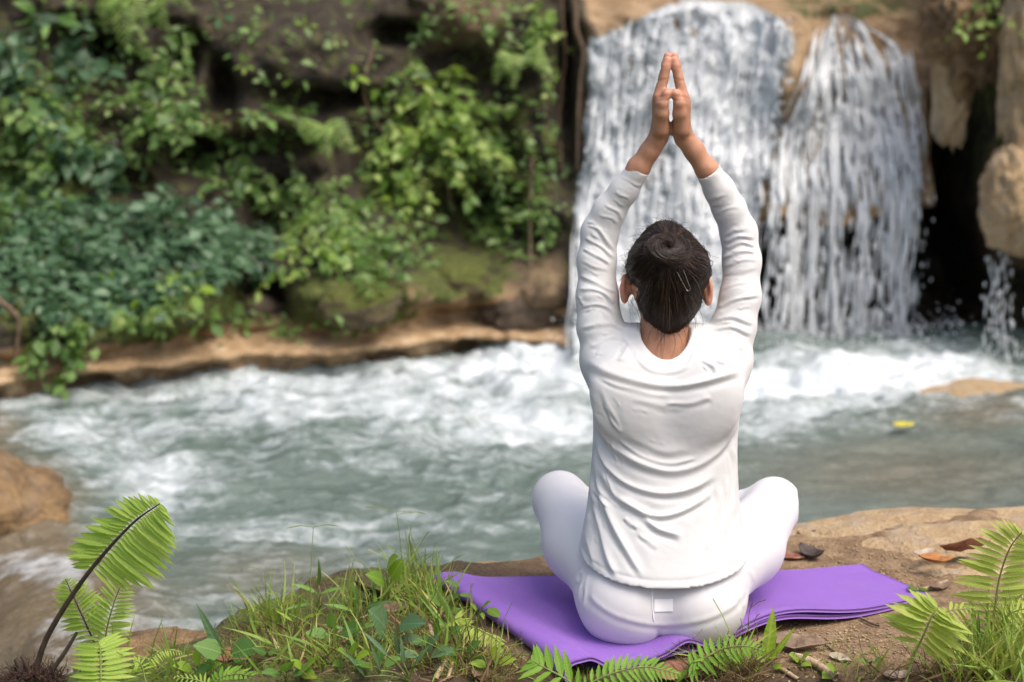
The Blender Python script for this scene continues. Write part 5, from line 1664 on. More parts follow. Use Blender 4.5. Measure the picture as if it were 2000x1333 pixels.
def torso_rows():
    tab = [(1185, 1119, 1471, .168, .095), (1140, 1124, 1466, .163, .096), (1100, 1128, 1462, .152, .098), (1050, 1135, 1453, .134, .100), (1000, 1144, 1446, .117, .102), (950, 1151, 1441, .104, .104),
           (900, 1156, 1440, .098, .106), (850, 1159, 1441, .098, .107), (800, 1158, 1446, .100, .107), (760, 1155, 1450, .100, .107), (725, 1153, 1450, .096, .109), (700, 1160, 1442, .088, .112), (680, 1180, 1420, .076, .114), (664, 1210, 1390, .062, .116), (652, 1240, 1358, .050, .117)]
    rows = []
    for py, xl, xr, dep, yc in tab:
        a, b = W(xl, py, .105), W(xr, py, .105)
        rows.append(((a[2] + b[2]) / 2, (a[0] + b[0]) / 2, yc, (b[0] - a[0]) / 2, dep))
    return rows


# ridge lines of the cloth, in photograph pixels: (points, height m, width px)
FOLDS_BACK = [
    ([(1140, 700), (1185, 728), (1242, 744), (1307, 752), (1363, 748), (1412, 737), (1460, 720)], .0065, 12),
    ([(1150, 780), (1160, 815), (1175, 845), (1203, 876), (1250, 903), (1307, 918), (1359, 910), (1404, 882), (1432, 842), (1448, 800)], .0080, 10),
    ([(1163, 855), (1172, 882), (1188, 912), (1220, 941), (1262, 960), (1307, 965), (1355, 952), (1402, 920)], .0085, 9),
    ([(1172, 905), (1182, 940), (1203, 969), (1242, 992), (1282, 1007), (1323, 1003), (1363, 984), (1396, 955)], .0065, 9),
    ([(1205, 972), (1254, 1003), (1290, 1035), (1335, 1050)], .0065, 11),
    ([(1160, 880), (1166, 930), (1175, 970), (1202, 1038), (1231, 1086), (1262, 1132)], .0070, 9),
    ([(1154, 915), (1158, 984), (1174, 1045), (1190, 1093), (1206, 1132)], .0060, 8),
    ([(1146, 1000), (1146, 1050), (1160, 1110)], .0035, 8),
    ([(1408, 950), (1396, 1012), (1376, 1080)], .0030, 8),
    ([(1434, 870), (1436, 940), (1430, 1010)], .0030, 7),
    ([(1420, 930), (1420, 1000), (1405, 1075)], .0025, 7),
    ([(1230, 780), (1300, 793), (1370, 786)], .0015, 9),
    ([(1215, 850), (1290, 880), (1350, 878)], .0015, 9),
    ([(1180, 790), (1200, 815), (1215, 850)], .0020, 6),
    ([(1172, 760), (1190, 795), (1206, 830)], .0018, 6),
    ([(1372, 700), (1392, 716), (1402, 728)], .0040, 7),
    ([(1382, 674), (1402, 700), (1420, 712)], .0030, 6),
    ([(1228, 672), (1222, 690), (1205, 705)], .0035, 7),
    ([(1240, 676), (1248, 700), (1268, 722), (1300, 728), (1335, 720), (1352, 698), (1358, 676)], .0028, 6),
]


def _fold_crop(lst, x0, y0, s):
    return [([(x0 + x / s, y0 + y / s) for x, y in pts], a, w) for pts, a, w in lst]


FOLDS_SLEEVE = _fold_crop([
    ([(205, 545), (300, 600), (405, 685)], .0050, 5), ([(222, 462), (290, 490), (345, 560), (405, 640)], .0055, 5), ([(190, 620), (280, 660), (375, 725)], .0045, 5),
    ([(178, 700), (270, 735), (370, 770)], .0022, 5), ([(168, 785), (250, 828), (335, 868), (415, 905)], .0035, 6), ([(162, 885), (250, 880), (340, 920), (415, 985)], .0050, 6), ([(160, 930), (200, 990)], .004, 5),
    ([(170, 1000), (260, 985), (350, 1002), (435, 1055)], .0052, 6), ([(180, 1150), (280, 1112), (380, 1110), (485, 1155)], .0045, 7), ([(235, 1265), (350, 1212), (455, 1185)], .0050, 7),
    ([(330, 330), (420, 380), (455, 435)], .0030, 5), ([(400, 250), (500, 300)], .0025, 5), ([(290, 400), (370, 420), (420, 450)], .0028, 5), ([(330, 470), (345, 520)], .002, 4), ([(440, 150), (530, 200), (590, 215)], .0018, 4),
    ([(300, 1000), (360, 1060), (420, 1110)], .002, 7), ([(450, 1200), (500, 1240), (520, 1270)], .004, 6),
    ([(1108, 580), (1200, 545), (1315, 545)], .0050, 5), ([(1118, 622), (1220, 585), (1325, 603)], .0050, 5), ([(1100, 690), (1200, 640), (1325, 645)], .0045, 5), ([(1110, 540), (1180, 500), (1260, 485)], .003, 5),
    ([(1100, 740), (1220, 700), (1335, 690)], .0028, 5), ([(1090, 800), (1200, 770), (1340, 745)], .0020, 6), ([(1075, 890), (1200, 850), (1340, 815)], .0016, 6), ([(1068, 1010), (1150, 962), (1250, 940), (1348, 915)], .0050, 6),
    ([(1045, 1080), (1150, 1068), (1230, 1080), (1310, 1115)], .0055, 6), ([(1020, 1150), (1130, 1132), (1210, 1145), (1300, 1180)], .0052, 6), ([(985, 1195), (1090, 1210), (1180, 1250), (1260, 1290)], .0045, 8),
    ([(995, 312), (1060, 285), (1130, 270)], .0022, 5), ([(1045, 410), (1120, 365), (1210, 345)], .0028, 5), ([(1030, 350), (1100, 320)], .002, 4), ([(1040, 1280), (1100, 1300), (1160, 1310)], .003, 7),
], 1080, 300, 3.333)


def apply_folds(V, F, folds, facing=0.0):
    N = vnormals(V, F)
    px, py = proj(V)
    view = CAM - V
    view /= np.linalg.norm(view, axis=1)[:, None]
    face = smooth01(((N * view).sum(1) - 0.05) / 0.3)
    disp = np.zeros(len(V))
    for pts, amp, w in folds:
        pl = catmull([(p[0], p[1], 0) for p in pts], 6 * len(pts))[:, :2]
        lo, hi = pl.min(0) - 5 * w, pl.max(0) + 5 * w
        m = (px > lo[0]) & (px < hi[0]) & (py > lo[1]) & (py < hi[1]) & (face > 0)
        if not m.any():
            continue
        d, t, s = seg_dist(px[m], py[m], pl)
        d = d * s                                   # signed: + below / right of the line
        end = smooth01(t / 0.14) * smooth01((1 - t) / 0.14)
        jit = .25 * w * np.sin(t * 9 + amp * 5e3) 
        d = d + jit
        w = w * (.8 + .45 * (.5 + .5 * np.sin(t * 5 + amp * 9e3)))
        end = end * (.65 + .5 * (.5 + .5 * np.sin(t * 7.3 + amp * 3e3)))
        ridge = .55 * np.exp(-(d / w) ** 2) + .45 * np.exp(-np.abs(d) / (.55 * w))
        hollow = 0.70 * np.exp(-((d - 1.45 * w) / (.85 * w)) ** 2) + 0.22 * np.exp(-((d + 2.2 * w) / (1.5 * w)) ** 2)
        disp[m] += amp * end * (ridge - hollow) * face[m]
    return V + N * disp[:, None]


def build_person():
    root = empty("person", (0.297, 0.10, 0.012), "person in white top and leggings sitting cross-legged on purple mat, palms joined overhead", "person")
    rows = torso_rows()
    # ---------------- shirt
    f = Field((0.09, -0.10, 0.07), (0.53, 0.27, 1.01), 0.0028)
    hem = lambda X, Y, Z: (HEMZ + 0.9 * (X - 0.297) ** 2 + 0.10 * np.clip(Y - 0.0, 0, 1)) - Z
    f.loft(rows, 0.0, e=2.35, zcut=hem)
    # shoulder blades and the raised shoulders
    for sx, A in ((-1, ARM_L), (1, ARM_R)):
        c = [(W(a[0], a[1], a[2]), a[3]) for a in A]
        f.cone(np.array([0.297 + sx * 0.055, 0.115, 0.578]), c[0][0], .044, .050, .05)
        f.chain(c, .016)
        f.ell((0.297 + sx * 0.085, 0.028, 0.505), (.055, .024, .07), .05)
    # open the cuffs and the hem
    for A in (ARM_L, ARM_R):
        c = [W(a[0], a[1], a[2]) for a in A]
        dirv = (c[-1] - c[-2]); dirv /= np.linalg.norm(dirv)
        sl, X, Y, Z = f.box(c[-1] - .06, c[-1] + .06)
        pl = (X - c[-1][0]) * dirv[0] + (Y - c[-1][1]) * dirv[1] + (Z - c[-1][2]) * dirv[2] - .004
        f.d[sl] = np.maximum(f.d[sl], pl)                                               # square end
        f.cone(c[-1] - dirv * 0.004, c[-1] + dirv * 0.05, A[-1][3] - .0048, A[-1][3] - .0040, 0.0, 's')
    f.loft(rows, 0.004, 's', e=2.35, grow=-0.006, zcut=lambda X, Y, Z: Z - (HEMZ + 0.02 + 0.9 * (X - 0.297) ** 2))
    f.ell((0.2975, 0.078, 0.640), (.050, .066, .090), .006, 's')                         # neck opening
    V, F = f.mesh(2)
    rf = np.random.RandomState(8)
    fine = []
    for p, a, w in FOLDS_BACK + FOLDS_SLEEVE + FOLDS_BACK:
        q = catmull([(x, y, 0) for x, y in p], 24)[:, :2]
        i0 = rf.randint(0, 12); i1 = i0 + rf.randint(6, 12)
        tn = np.gradient(q, axis=0); nn = np.stack([-tn[:, 1], tn[:, 0]], -1) / (np.linalg.norm(tn, axis=1)[:, None] + 1e-6)
        o = rf.choice([-1, 1]) * w * rf.uniform(1.2, 3.2)
        sk = np.linspace(-1, 1, 24)[:, None] * rf.normal(0, .5) * w
        fine.append(([tuple(v) for v in (q + nn * (o + sk))[i0:i1:3]], a * rf.uniform(.2, .42), max(2.4, w * rf.uniform(.3, .5))))
    V = apply_folds(V, F, [(p, .78 * a, .78 * w) for p, a, w in FOLDS_BACK] + [(p, .60 * a, .66 * w) for p, a, w in FOLDS_SLEEVE] + [f_ for f_ in fine if len(f_[0]) > 1])
    # collar band, cuff and hem stitching as shallow steps
    N = vnormals(V, F)
    px, py = proj(V)
    hemz = HEMZ + 0.9 * (V[:, 0] - 0.297) ** 2 + 0.10 * np.clip(V[:, 1], 0, 1)
    dz = V[:, 2] - hemz
    back = N[:, 1] < 0.4
    st = -0.0012 * np.exp(-((dz - 0.016) / 0.0035) ** 2) + 0.0004 * np.exp(-((dz - 0.004) / 0.006) ** 2)
    wob = 0.0030 * pnoise(V[:, 0] * 22, V[:, 1] * 22, V[:, 2] * 2, 3) * np.exp(-np.clip(dz, 0, 1) / 0.05)
    V = V + N * ((st + wob) * back * (dz > -0.01))[:, None]
    V = V + N * (0.0012 * fbm(V[:, 0] * 9, V[:, 1] * 9, V[:, 2] * 7, 2, 5))[:, None]
    V = V + N * (0.0002 * fbm(V[:, 0] * 60 + 20 * V[:, 2], V[:, 1] * 40, V[:, 2] * 70, 3, 15))[:, None]
    V = lap(V, F, 0.15)
    shirt = mk("shirt", V, F, M_SHIRT, root)
    # seams at the neckline
    a = np.linspace(0, 2 * np.pi, 60)
    # ---------------- leggings
    f = Field((-0.01, -0.095, 0.0), (0.61, 0.66, 0.36), 0.0042)
    cx = 0.297
    f.ell((cx, 0.115, 0.135), (.142, .118, .115), 0)
    for s in (-1, 1):
        f.ell((cx + s * .062, 0.046, 0.082), (.092, .096, .094), .03)
        f.ell((cx + s * .098, 0.082, 0.088), (.072, .102, .092), .03)
    kneeL, kneeR = W(1093, 978, .41), W(1512, 990, .41)
    for s, kn in ((-1, kneeL), (1, kneeR)):
        hip = np.array([cx + s * .078, .115, .104])
        mid = hip * .5 + kn * .5 + np.array([s * .013, 0, -.010])
        f.chain([(hip, .090), (mid, .0785), (kn + np.array([s * -.002, 0, -.002]), .0565)], .03)
        f.ell(kn + np.array([0, .005, .006]), (.054, .05, .056), .02)
        ank = np.array([cx - s * .03, .46 + .05 * s, .065 + .0 * s])
        f.chain([(kn, .052), (kn * .6 + ank * .4 + np.array([0, .02, .0]), .050), (ank, .032)], .015)
    # flatten on the mat
    sl, X, Y, Z = f.box(f.lo, f.lo + f.h * f.n)
    f.d = np.maximum(f.d, (0.0135 - Z) + 0 * X + 0 * Y).astype(np.float32)
    V, F = f.mesh(3)
    N = vnormals(V, F)
    px, py = proj(V)
    # gluteal cleft, yoke line and crotch creases
    cl = np.exp(-((px - (1285 + 0.05 * (py - 1200))) / 6) ** 2) * smooth01((py - 1215) / 50) * (N[:, 1] < 0.3)
    V = V - N * (0.007 * cl)[:, None]
    yo, t, s = seg_dist(px, py, catmull([(1150, 1158, 0), (1170, 1182, 0), (1215, 1207, 0), (1290, 1221, 0), (1370, 1212, 0), (1430, 1185, 0), (1448, 1155, 0)], 50)[:, :2])
    V = V + N * ((0.0016 * np.exp(-(yo * s / 5) ** 2) - 0.0016 * np.exp(-((yo * s - 9) / 6) ** 2)) * (N[:, 1] < 0.5) * smooth01(t / .1) * smooth01((1 - t) / .1))[:, None]
    V = apply_folds(V, F, [([(1142, 1118), (1134, 1150), (1130, 1185)], .0035, 4), ([(1150, 1120), (1142, 1160), (1140, 1195)], .0030, 4), ([(1136, 1112), (1124, 1140)], .0025, 4),
                           ([(1450, 1120), (1462, 1150), (1462, 1180)], .0030, 4), ([(1440, 1125), (1450, 1160), (1452, 1190)], .0022, 5), ([(1462, 1112), (1474, 1135)], .002, 4)])
    leg = mk("leggings", V, F, M_LEG, root)
    # centre seam and the label inside the waistband, following the surface
    def surf(pxs, pys, off):
        pts = []
        px_, py_ = proj(V)
        Nn = vnormals(V, F)
        front = Nn[:, 1] < 0.2
        idx = np.where(front)[0]
        for x, y in zip(pxs, pys):
            k = idx[np.argmin((px_[idx] - x) ** 2 + (py_[idx] - y) ** 2)]
            w = 1 / (4 + (px_[idx] - x) ** 2 + (py_[idx] - y) ** 2) ** 3
            Y = (V[idx, 1] * w).sum() / w.sum()
            n = Nn[k]
            pts.append(W(x, y, Y) + n * off)
        return np.array(pts)
    ys = np.linspace(1140, 1254, 22)
    P = surf(1273 + 8 * ((ys - 1140) / 112) ** 2, ys, 0.0006)
    SV, SF = tube(P, 0.0018, 6)
    mk("centre_seam", SV, SF, M_SEAM, leg)
    gx, gy = np.meshgrid(np.linspace(1277, 1315, 8), np.linspace(1171, 1195, 5), indexing='ij')
    P = surf(gx.ravel(), gy.ravel() - 1.0 * (gx.ravel() - 1277) / 38, 0.0022)
    P2 = P + np.array([0, 0.004, 0])
    F1 = grid_faces(8, 5)
    mk("fabric_label", np.vstack([P, P2]), np.vstack([F1, F1[:, ::-1] + len(P)]), M_SEAM, leg)

    # ---------------- body (skin), one continuous mesh
    f = Field((0.0, -0.02, 0.02), (0.60, 0.66, 1.20), 0.0026)
    f.chain([((cx, .12, .13), .07), ((cx, .115, .30), .07), ((cx, .115, .47), .07), ((cx, .115, .55), .06)], .03)       # trunk (under the clothes)
    f.chain([((cx + .0005, .117, .55), .052), ((cx + .001, .112, .60), .0455), ((cx + .002, .113, .66), .046)], .02)        # neck
    f.cone((cx - .05, .115, .545), (cx + .05, .115, .545), .042, .042, .03)
    hc = np.array([.3015, .122, .735])
    f.ell(hc - [0, .006, .012], (.072, .084, .092), .02)
    f.ell(hc + [0, .035, -.055], (.052, .055, .062), .02)           # jaw
    f.ell(hc + [0, .098, -.022], (.012, .018, .020), .012)          # nose
    f.ell(hc + [0, .084, -.062], (.022, .012, .007), .006)          # lips
    f.ell(hc + [0, .078, -.092], (.020, .016, .015), .012)          # chin
    for s in (-1, 1):
        f.ell(hc + [s * .030, .093, .008], (.014, .010, .009), .006, 's')
        f.ell(hc + [s * .030, .083, .008], (.011, .010, .009), .004)
    # ears
    for ex, ey, s in ((1221, 561, -1), (1382, 566, 1)):
        c = W(ex, ey, .118)
        a = .35 * s
        Rm = np.array([[math.cos(a), math.sin(a), 0], [-math.sin(a), math.cos(a), 0], [0, 0, 1]])
        f.ell(c, (.0105, .019, .0265), .005, R=Rm)
        f.ell(c + [s * .001, -.006, -.021], (.007, .010, .011), .006)
        f.ell(c + [s * -.004, -.020, .002], (.006, .012, .018), .004, 's')
        f.ell(c + [s * .013, -.002, .003], (.006, .012, .018), .004, 's')
        f.cone(c + [s * -.002, .004, -.004], hc + [s * .060, -.002, -.02], .012, .014, .008)
    for s, A in ((-1, ARM_L), (1, ARM_R)):
        c = [(W(a[0], a[1], a[2]), max(.020, a[3] - .011)) for a in A]
        f.cone((cx + s * .05, .115, .545), c[0][0], .042, .036, .02)
        f.chain(c[:-1], .01)
    # forearms and hands
    def hand(fore, s, X0):
        f.chain([(W(*q[:3]), q[3]) for q in fore], .012)
        wr = W(*fore[-1][:3])
        palm0 = W(X0 + s * 19, 252, .118)
        palm1 = W(X0 + s * 21.5, 205, .116)
        f.cone(wr, palm0, .0170, .0175, .012)
        for dy, r0, r1 in ((-.026, .0145, .0120), (-.009, .0160, .0135), (.009, .0155, .0130), (.025, .0135, .0115)):
            f.cone(palm0 + [s * .000, dy * .75, 0], palm1 + [s * .002, dy, .004], r0, r1, .010)
        # thenar pad and thumb on the side towards the head's back
        f.chain([(W(X0 + s * 18, 255, .100), .0130), (W(X0 + s * 16.5, 222, .084), .0125), (W(X0 + s * 15, 203, .078), .0098), (W(X0 + s * 8.5, 184, .076), .0078), (W(X0 + s * 7.0, 180, .077), .0068)], .006)
        # fingers: index, middle, ring, little, each with two bends
        for dy, xo, top, r in ((-.027, 0, 111, .0094), (-.009, 0, 103, .0094), (.009, 0, 108, .0088), (.025, 1, 128, .0076)):
            b0 = palm1 + [0, dy, .0]
            Yf = b0[1]
            kn = W(X0 + s * (23.5), 190, Yf)
            m1 = W(X0 + s * (14.0 + xo), 190 - (190 - top) * .46, Yf + .002)
            m2 = W(X0 + s * (9.4 + xo), 190 - (190 - top) * .74, Yf + .002)
            tp = W(X0 + s * (6.4), top + 6, Yf + .003)
            f.chain([(b0, r + .0022), (kn, r + .0018), (m1, r), (m2, r * .90), (tp, r * .74)], .0035)
    hand([(1228, 357, .141, .0225), (1248, 327, .133, .0205), (1270, 294, .126, .0180), (1284, 272, .121, .0172)], -1, 1310.0)
    hand([(1398, 360, .141, .0228), (1381, 332, .133, .0210), (1354, 292, .126, .0183), (1337, 270, .121, .0174)], 1, 1311.0)
    # thighs, shins and bare feet
    for s, kn in ((-1, kneeL), (1, kneeR)):
        hip = np.array([cx + s * .078, .125, .112])
        ank = np.array([cx - s * .03, .46 + .05 * s, .065])
        f.chain([(hip, .060), (kn, .040), (ank, .024)], .01)
        heel = ank + [-s * .03, .0, -.012]
        f.chain([(ank, .024), (heel, .026), (heel + [-s * .05, .05, -.008], .024), (heel + [-s * .08, .085, -.014], .015)], .01)
        for k in range(5):
            b = heel + [-s * .08, .085, -.014] + np.array([s * .010 * (k - 1), .012 * (k - 2), -.002])
            f.cone(b, b + [-s * .028, .018, 0], .0085, .0065, .003)
    f.d = np.maximum(f.d, 0)if False else f.d
    V, F = f.mesh(2)
    N = vnormals(V, F)
    px, py = proj(V)
    crease = np.zeros(len(V))
    for y0 in (131, 155, 187):
        crease += np.exp(-((py - y0 - .15 * np.abs(px - 1310)) / 1.8) ** 2) * (np.abs(px - 1310) < 34)
    crease += .8 * np.exp(-((py - 197) / 2.0) ** 2) * (V[:, 1] < .085) * (np.abs(px - 1310) < 30) + .5 * np.exp(-((py - 268) / 2.5) ** 2) * (np.abs(px - 1310) < 50)
    V = V - N * (.0009 * crease * (V[:, 2] > .93))[:, None]
    tend = .0010 * pnoise(V[:, 0] * 70, V[:, 1] * 70, V[:, 2] * 18, 4) * (V[:, 2] > .93)
    V = V + N * tend[:, None]
    red = np.clip(.9 * smooth01((150 - py) / 40) + .5 * crease + .7 * np.exp(-((py - 182) / 9) ** 2) * (V[:, 1] < .085), 0, 1) * (V[:, 2] > .93)
    red = np.maximum(red, .8 * smooth01((np.abs(px - 1302) - 62) / 10) * (np.abs(py - 562) < 34) * (V[:, 2] < .80) * (V[:, 2] > .6))
    body = mk("body", V, F, M_SKIN, root, attrs={'red': red})
    # thumb nails
    for s, X0 in ((-1, 1310.0), (1, 1311.0)):
        c = W(X0 + s * 8.2, 182.5, .0690)
        u = W(X0 + s * 7.2, 178, .0705) - W(X0 + s * 9.5, 188, .0690); u /= np.linalg.norm(u)
        w_ = np.cross(u, [0, -1, 0]); w_ /= np.linalg.norm(w_)
        nn = np.cross(w_, u)
        a = np.linspace(-1, 1, 5)
        gu, gw = np.meshgrid(a, a, indexing='ij')
        P = c + (gu.ravel()[:, None] * u * .0058) + (gw.ravel()[:, None] * w_ * .0048 * np.sqrt(1 - .35 * gu.ravel() ** 2)[:, None]) + np.array([0, 1, 0]) * (gw.ravel() ** 2 * .0024)[:, None]
        mk("nail", P, grid_faces(5, 5), M_NAIL, body)
    build_hair(root, hc)
    return root


HAIR_TAB = [(643, 1282, 1324, .060), (628, 1266, 1342, .050), (608, 1252, 1358, .040), (590, 1245, 1366, .033), (560, 1240, 1372, .022), (535, 1226, 1385, .015), (500, 1230, 1381, .014), (475, 1246, 1362, .022), (455, 1262, 1344, .040), (442, 1278, 1326, .065), (436, 1290, 1312, .090)]


def build_hair(root, hc):
    rng = np.random.RandomState(11)
    rows = []
    front = .212
    for py, xl, xr, yb in HAIR_TAB:
        a, b = W(xl, py, .11), W(xr, py, .11)
        z = a[2]
        yf = front if z > .70 else .16
        yf = min(yf, .118 + (.118 - yb)) if z > .79 else yf
        rows.append((z, (a[0] + b[0]) / 2, (yb + yf) / 2, (b[0] - a[0]) / 2, (yf - yb) / 2))
    f = Field((.20, -.03, .61), (.40, .24, .86), .0027)
    f.loft(rows, 0, e=2.15)
    # clear the face, the ears' front and the sides below the hairline
    f.cone((.30, .235, .70), (.30, .235, .60), .085, .085, .02, 's')
    for s in (-1, 1):
        f.cone((.30 + s * .095, .150, .715), (.30 + s * .075, .165, .60), .030, .045, .01, 's')
    V, F = f.mesh(3)
    C = np.array(hc)
    n0 = vnormals(V, F)
    V = V + n0 * (0.0010 * pnoise(V[:, 0] * 160, V[:, 1] * 60, V[:, 2] * 60, 2))[:, None]
    core = (V, F, rng.uniform(0, .3, len(V)) * 0 + .1)
    # combed strands drawn over the scalp towards the bun
    bun = W(1306, 487, -.004)
    A = np.array(sorted(rows))
    cr = catmull(A, 400)

    def radius(D):
        """distance from the head's centre to the hair surface along unit directions D"""
        lo = np.full(len(D), .02); hi = np.full(len(D), .16)
        for _ in range(22):
            mid = (lo + hi) / 2
            P = C + D * mid[:, None]
            I = lambda c: np.interp(P[:, 2], cr[:, 0], cr[:, c])
            w, d = np.maximum(I(3), 1e-4), np.maximum(I(4), 1e-4)
            q = ((np.abs(P[:, 0] - I(1)) / w) ** 2.15 + (np.abs(P[:, 1] - I(2)) / d) ** 2.15) ** (1 / 2.15)
            ins = (q < 1) & (P[:, 2] > A[0, 0]) & (P[:, 2] < A[-1, 0])
            lo = np.where(ins, mid, lo); hi = np.where(ins, hi, mid)
        return lo
    m, n = 6500, 12
    # roots: random points on the hair surface, biased to the outline
    k = rng.randint(0, len(V), m * 3)
    R0 = V[k]
    ok = R0[:, 1] < .17
    R0 = R0[ok][:m]
    m = len(R0)
    D0 = R0 - C; D0 /= np.linalg.norm(D0, axis=1)[:, None]
    ring = rng.uniform(0, 2 * np.pi, m)
    Db = bun - C; Db /= np.linalg.norm(Db)
    e1 = np.cross(Db, [0, 0, 1]); e1 /= np.linalg.norm(e1)
    e2 = np.cross(e1, Db)
    tang = D0 - (D0 @ Db)[:, None] * Db
    ang = np.arctan2(tang @ e2, tang @ e1) + rng.normal(0, .22, m)
    D1 = Db + .27 * (np.cos(ang)[:, None] * e1 + np.sin(ang)[:, None] * e2)
    D1 /= np.linalg.norm(D1, axis=1)[:, None]
    t = np.linspace(0, 1, n)
    wob = rng.normal(0, .05, (m, 1, 3)) * np.sin(np.pi * t)[None, :, None]
    D = D0[:, None, :] * (1 - t)[None, :, None] + D1[:, None, :] * t[None, :, None] + wob * .6
    D /= np.linalg.norm(D, axis=2)[..., None]
    r = radius(D.reshape(-1, 3)).reshape(m, n)
    lift = rng.uniform(.0002, .0022, (m, 1)) + .0025 * np.abs(rng.normal(size=(m, 1))) * np.sin(np.pi * t)[None, :] * (rng.rand(m, 1) < .12)
    P = C + D * (r + lift)[..., None]
    rad = (rng.uniform(.0003, .0008, (m, 1)) * (0.35 + .65 * np.sin(np.pi * (0.1 + .85 * t)))[None, :])
    V1, F1 = tubes(P, rad, 3)
    c1 = np.repeat(rng.uniform(0, .97, m) ** 1.5, n * 3)
    parts = [(core[0], core[1], core[2]), (V1, F1, c1)]
    # flyaways along the outline and wisps at the nape and temples
    fl = []
    for _ in range(230):
        a = rng.uniform(0, 2 * np.pi)
        if rng.rand() < .45:
            a = rng.uniform(1.4, 3.3)
        k0 = C + np.array([math.cos(a) * .078, rng.uniform(-.07, .02), max(-.03, math.sin(a) * .092)])
        d0 = (k0 - C); d0 /= np.linalg.norm(d0)
        rr = radius(d0[None, :])[0]
        p0 = C + d0 * (rr - .001)
        L = rng.uniform(.010, .034)
        sid = np.cross(d0, rng.normal(size=3)); sid /= np.linalg.norm(sid)
        tt = np.linspace(0, 1, 12)[:, None]
        fl.append(p0 + d0 * tt * L * .55 + sid * L * .9 * tt ** 1.4 + np.array([0, 0, -.004]) * tt ** 2)
    for px0, py0, px1, py1, y0, c in ((1297, 640, 1290, 705, .052, 3), (1308, 640, 1312, 702, .054, 10), (1292, 644, 1293, 712, .05, -2), (1230, 585, 1248, 655, .09, 5), (1236, 580, 1243, 640, .10, -5), (1242, 600, 1250, 664, .09, 4), (1226, 585, 1236, 625, .10, -3),
                                     (1368, 590, 1362, 640, .09, -5), (1362, 600, 1372, 650, .10, 5), (1355, 610, 1358, 668, .09, 3), (1275, 640, 1268, 675, .056, -4), (1330, 636, 1338, 668, .058, 4), (1318, 645, 1330, 690, .055, 7), (1300, 650, 1285, 720, .045, -8), (1284, 640, 1280, 668, .053, 2)):
        for q in range(2):
            tt = np.linspace(0, 1, 12)
            x = px0 + (px1 - px0) * tt + c * np.sin(np.pi * tt) + rng.normal(0, 2.5) * tt
            y = py0 + (py1 - py0) * tt * rng.uniform(.75, 1.05)
            fl.append(np.array([W(a, b, y0 - .006 * math.sin(3 * u)) for a, b, u in zip(x, y, tt)]))
    for _ in range(170):
        x0 = rng.uniform(1258, 1350)
        edge_y = 640 - abs(x0 - 1303) * .55
        y0_ = edge_y - rng.uniform(8, 26)
        ln = rng.uniform(14, 34)
        yb = .040 + .00020 * abs(x0 - 1303) + .00045 * max(0, 650 - y0_) * 0
        tt = np.linspace(0, 1, 12)
        x = x0 + (1300 - x0) * .35 * tt + rng.normal(0, 4) * tt ** 2
        y = y0_ + ln * tt
        Yl = np.interp(y, [600, 625, 645, 665], [.040, .049, .058, .064]) + .0011 * (np.abs(x - 1303) / 10) ** 2 * .6
        fl.append(np.array([W(a_, b_, c_ - .004) for a_, b_, c_ in zip(x, y, Yl)]))
    fl = np.array(fl)
    V2, F2 = tubes(fl, np.linspace(.00034, .00016, 12)[None, :].repeat(len(fl), 0), 3)
    parts.append((V2, F2, np.full(len(V2), .25)))
    off, Vs, Fs, Cs = 0, [], [], []
    for v, fc, c in parts:
        Vs.append(v); Fs.append(fc + off); Cs.append(np.broadcast_to(c, (len(v),))); off += len(v)
    hair = mk("hair", np.vstack(Vs), np.vstack(Fs), M_HAIR, root, attrs={'rnd': np.concatenate(Cs)})
    # bun: a coil of strands round a ring
    nrm = np.array([.06, -.70, .71]); nrm /= np.linalg.norm(nrm)
    b1 = np.cross(nrm, [0, 0, 1]); b1 /= np.linalg.norm(b1)
    b2 = np.cross(b1, nrm)
    bc = W(1307, 489, -.013)
    Rb, rb = .0200, .0162
    a = np.linspace(0, 2 * np.pi, 48, endpoint=False)
    bth = np.linspace(0, 2 * np.pi, 20, endpoint=False)
    ga, gb = np.meshgrid(a, bth, indexing='ij')
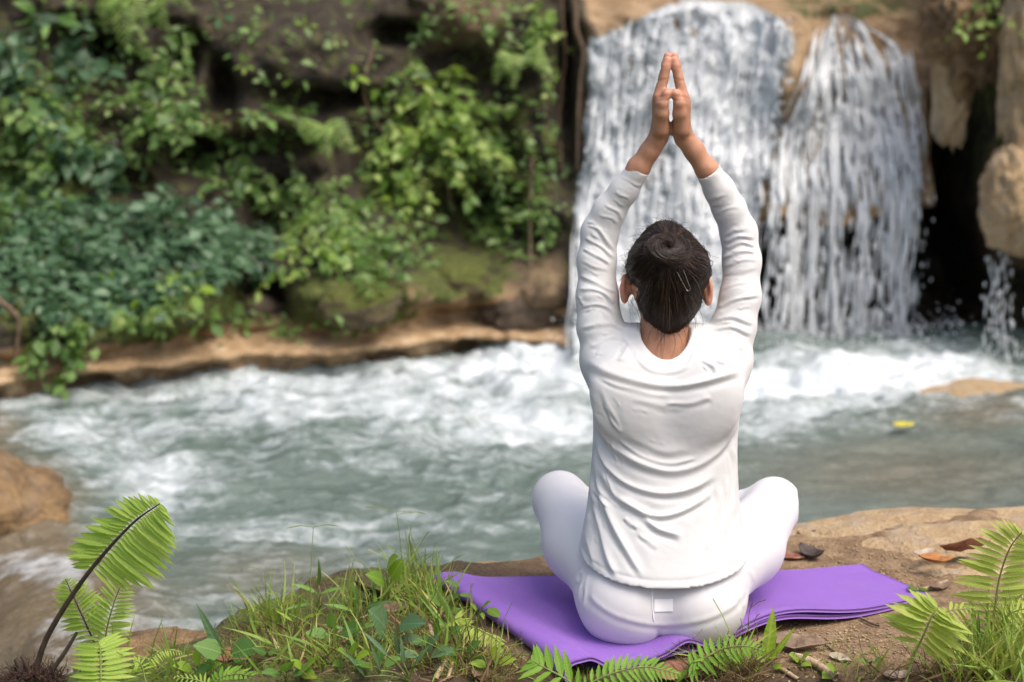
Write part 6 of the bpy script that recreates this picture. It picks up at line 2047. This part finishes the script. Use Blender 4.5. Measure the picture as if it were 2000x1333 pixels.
    def torus(ga, gb, rr):
        rad = Rb * (1 + .10 * np.sin(ga + 1.0)) + rr * np.cos(gb)
        return bc + (np.cos(ga) * rad)[..., None] * b1 * 1.18 + (np.sin(ga) * rad)[..., None] * b2 * .95 + (np.sin(gb) * rr * (1 + .2 * np.sin(ga * 1.0 + 2)))[..., None] * nrm
    TV = torus(ga, gb, rb - .001).reshape(-1, 3)
    i = np.arange(48)[:, None]; j = np.arange(20)[None, :]
    TF = np.stack([i * 20 + j, ((i + 1) % 48) * 20 + j, ((i + 1) % 48) * 20 + (j + 1) % 20, i * 20 + (j + 1) % 20], -1).reshape(-1, 4)
    # dark plug in the coil's middle
    ms, ns = 1200, 16
    a0 = rng.uniform(0, 2 * np.pi, (ms, 1)); g0 = rng.uniform(0, 2 * np.pi, (ms, 1))
    tt = np.linspace(0, 1, ns)[None, :]
    span = rng.uniform(1.2, 2.6, (ms, 1))
    SP = torus(a0 + span * tt, g0 + rng.uniform(.2, 1.1, (ms, 1)) * span * tt + .1 * np.sin(6 * tt), rb + rng.uniform(-.0006, .0024, (ms, 1)))
    SV, SF = tubes(SP, (rng.uniform(.0003, .0008, (ms, 1)) * np.sin(np.pi * (.06 + .88 * tt))), 3)
    DV = bc - nrm * .012 + (np.cos(a)[:, None] * b1 + np.sin(a)[:, None] * b2) * .016
    DV = np.vstack([DV, [bc - nrm * .010]])
    Vb, Fb = join([(TV, TF), (SV, SF)])
    cb = np.concatenate([np.full(len(TV), .1), np.repeat(rng.uniform(0, .95, ms) ** 1.6, ns * 3)])
    mk("hair_bun", Vb, Fb, M_HAIR, hair, attrs={'rnd': cb})
    # clear U-shaped hairpin stuck into the hair under the bun
    prongs = [W(1334, 527, .012), W(1348, 563, .016), W(1341, 567, .017), W(1322, 531, .012)]
    P = np.vstack([catmull(prongs[:2], 8), catmull([prongs[1], (prongs[1] + prongs[2]) / 2 + [0, 0, -.002], prongs[2]], 5)[1:-1], catmull(prongs[2:], 8)])
    P[:, 1] -= .008
    PV, PF = tube(P, .00055, 6)
    mk("hairpin", PV, PF, M_PIN, hair)


PERSON = build_person()
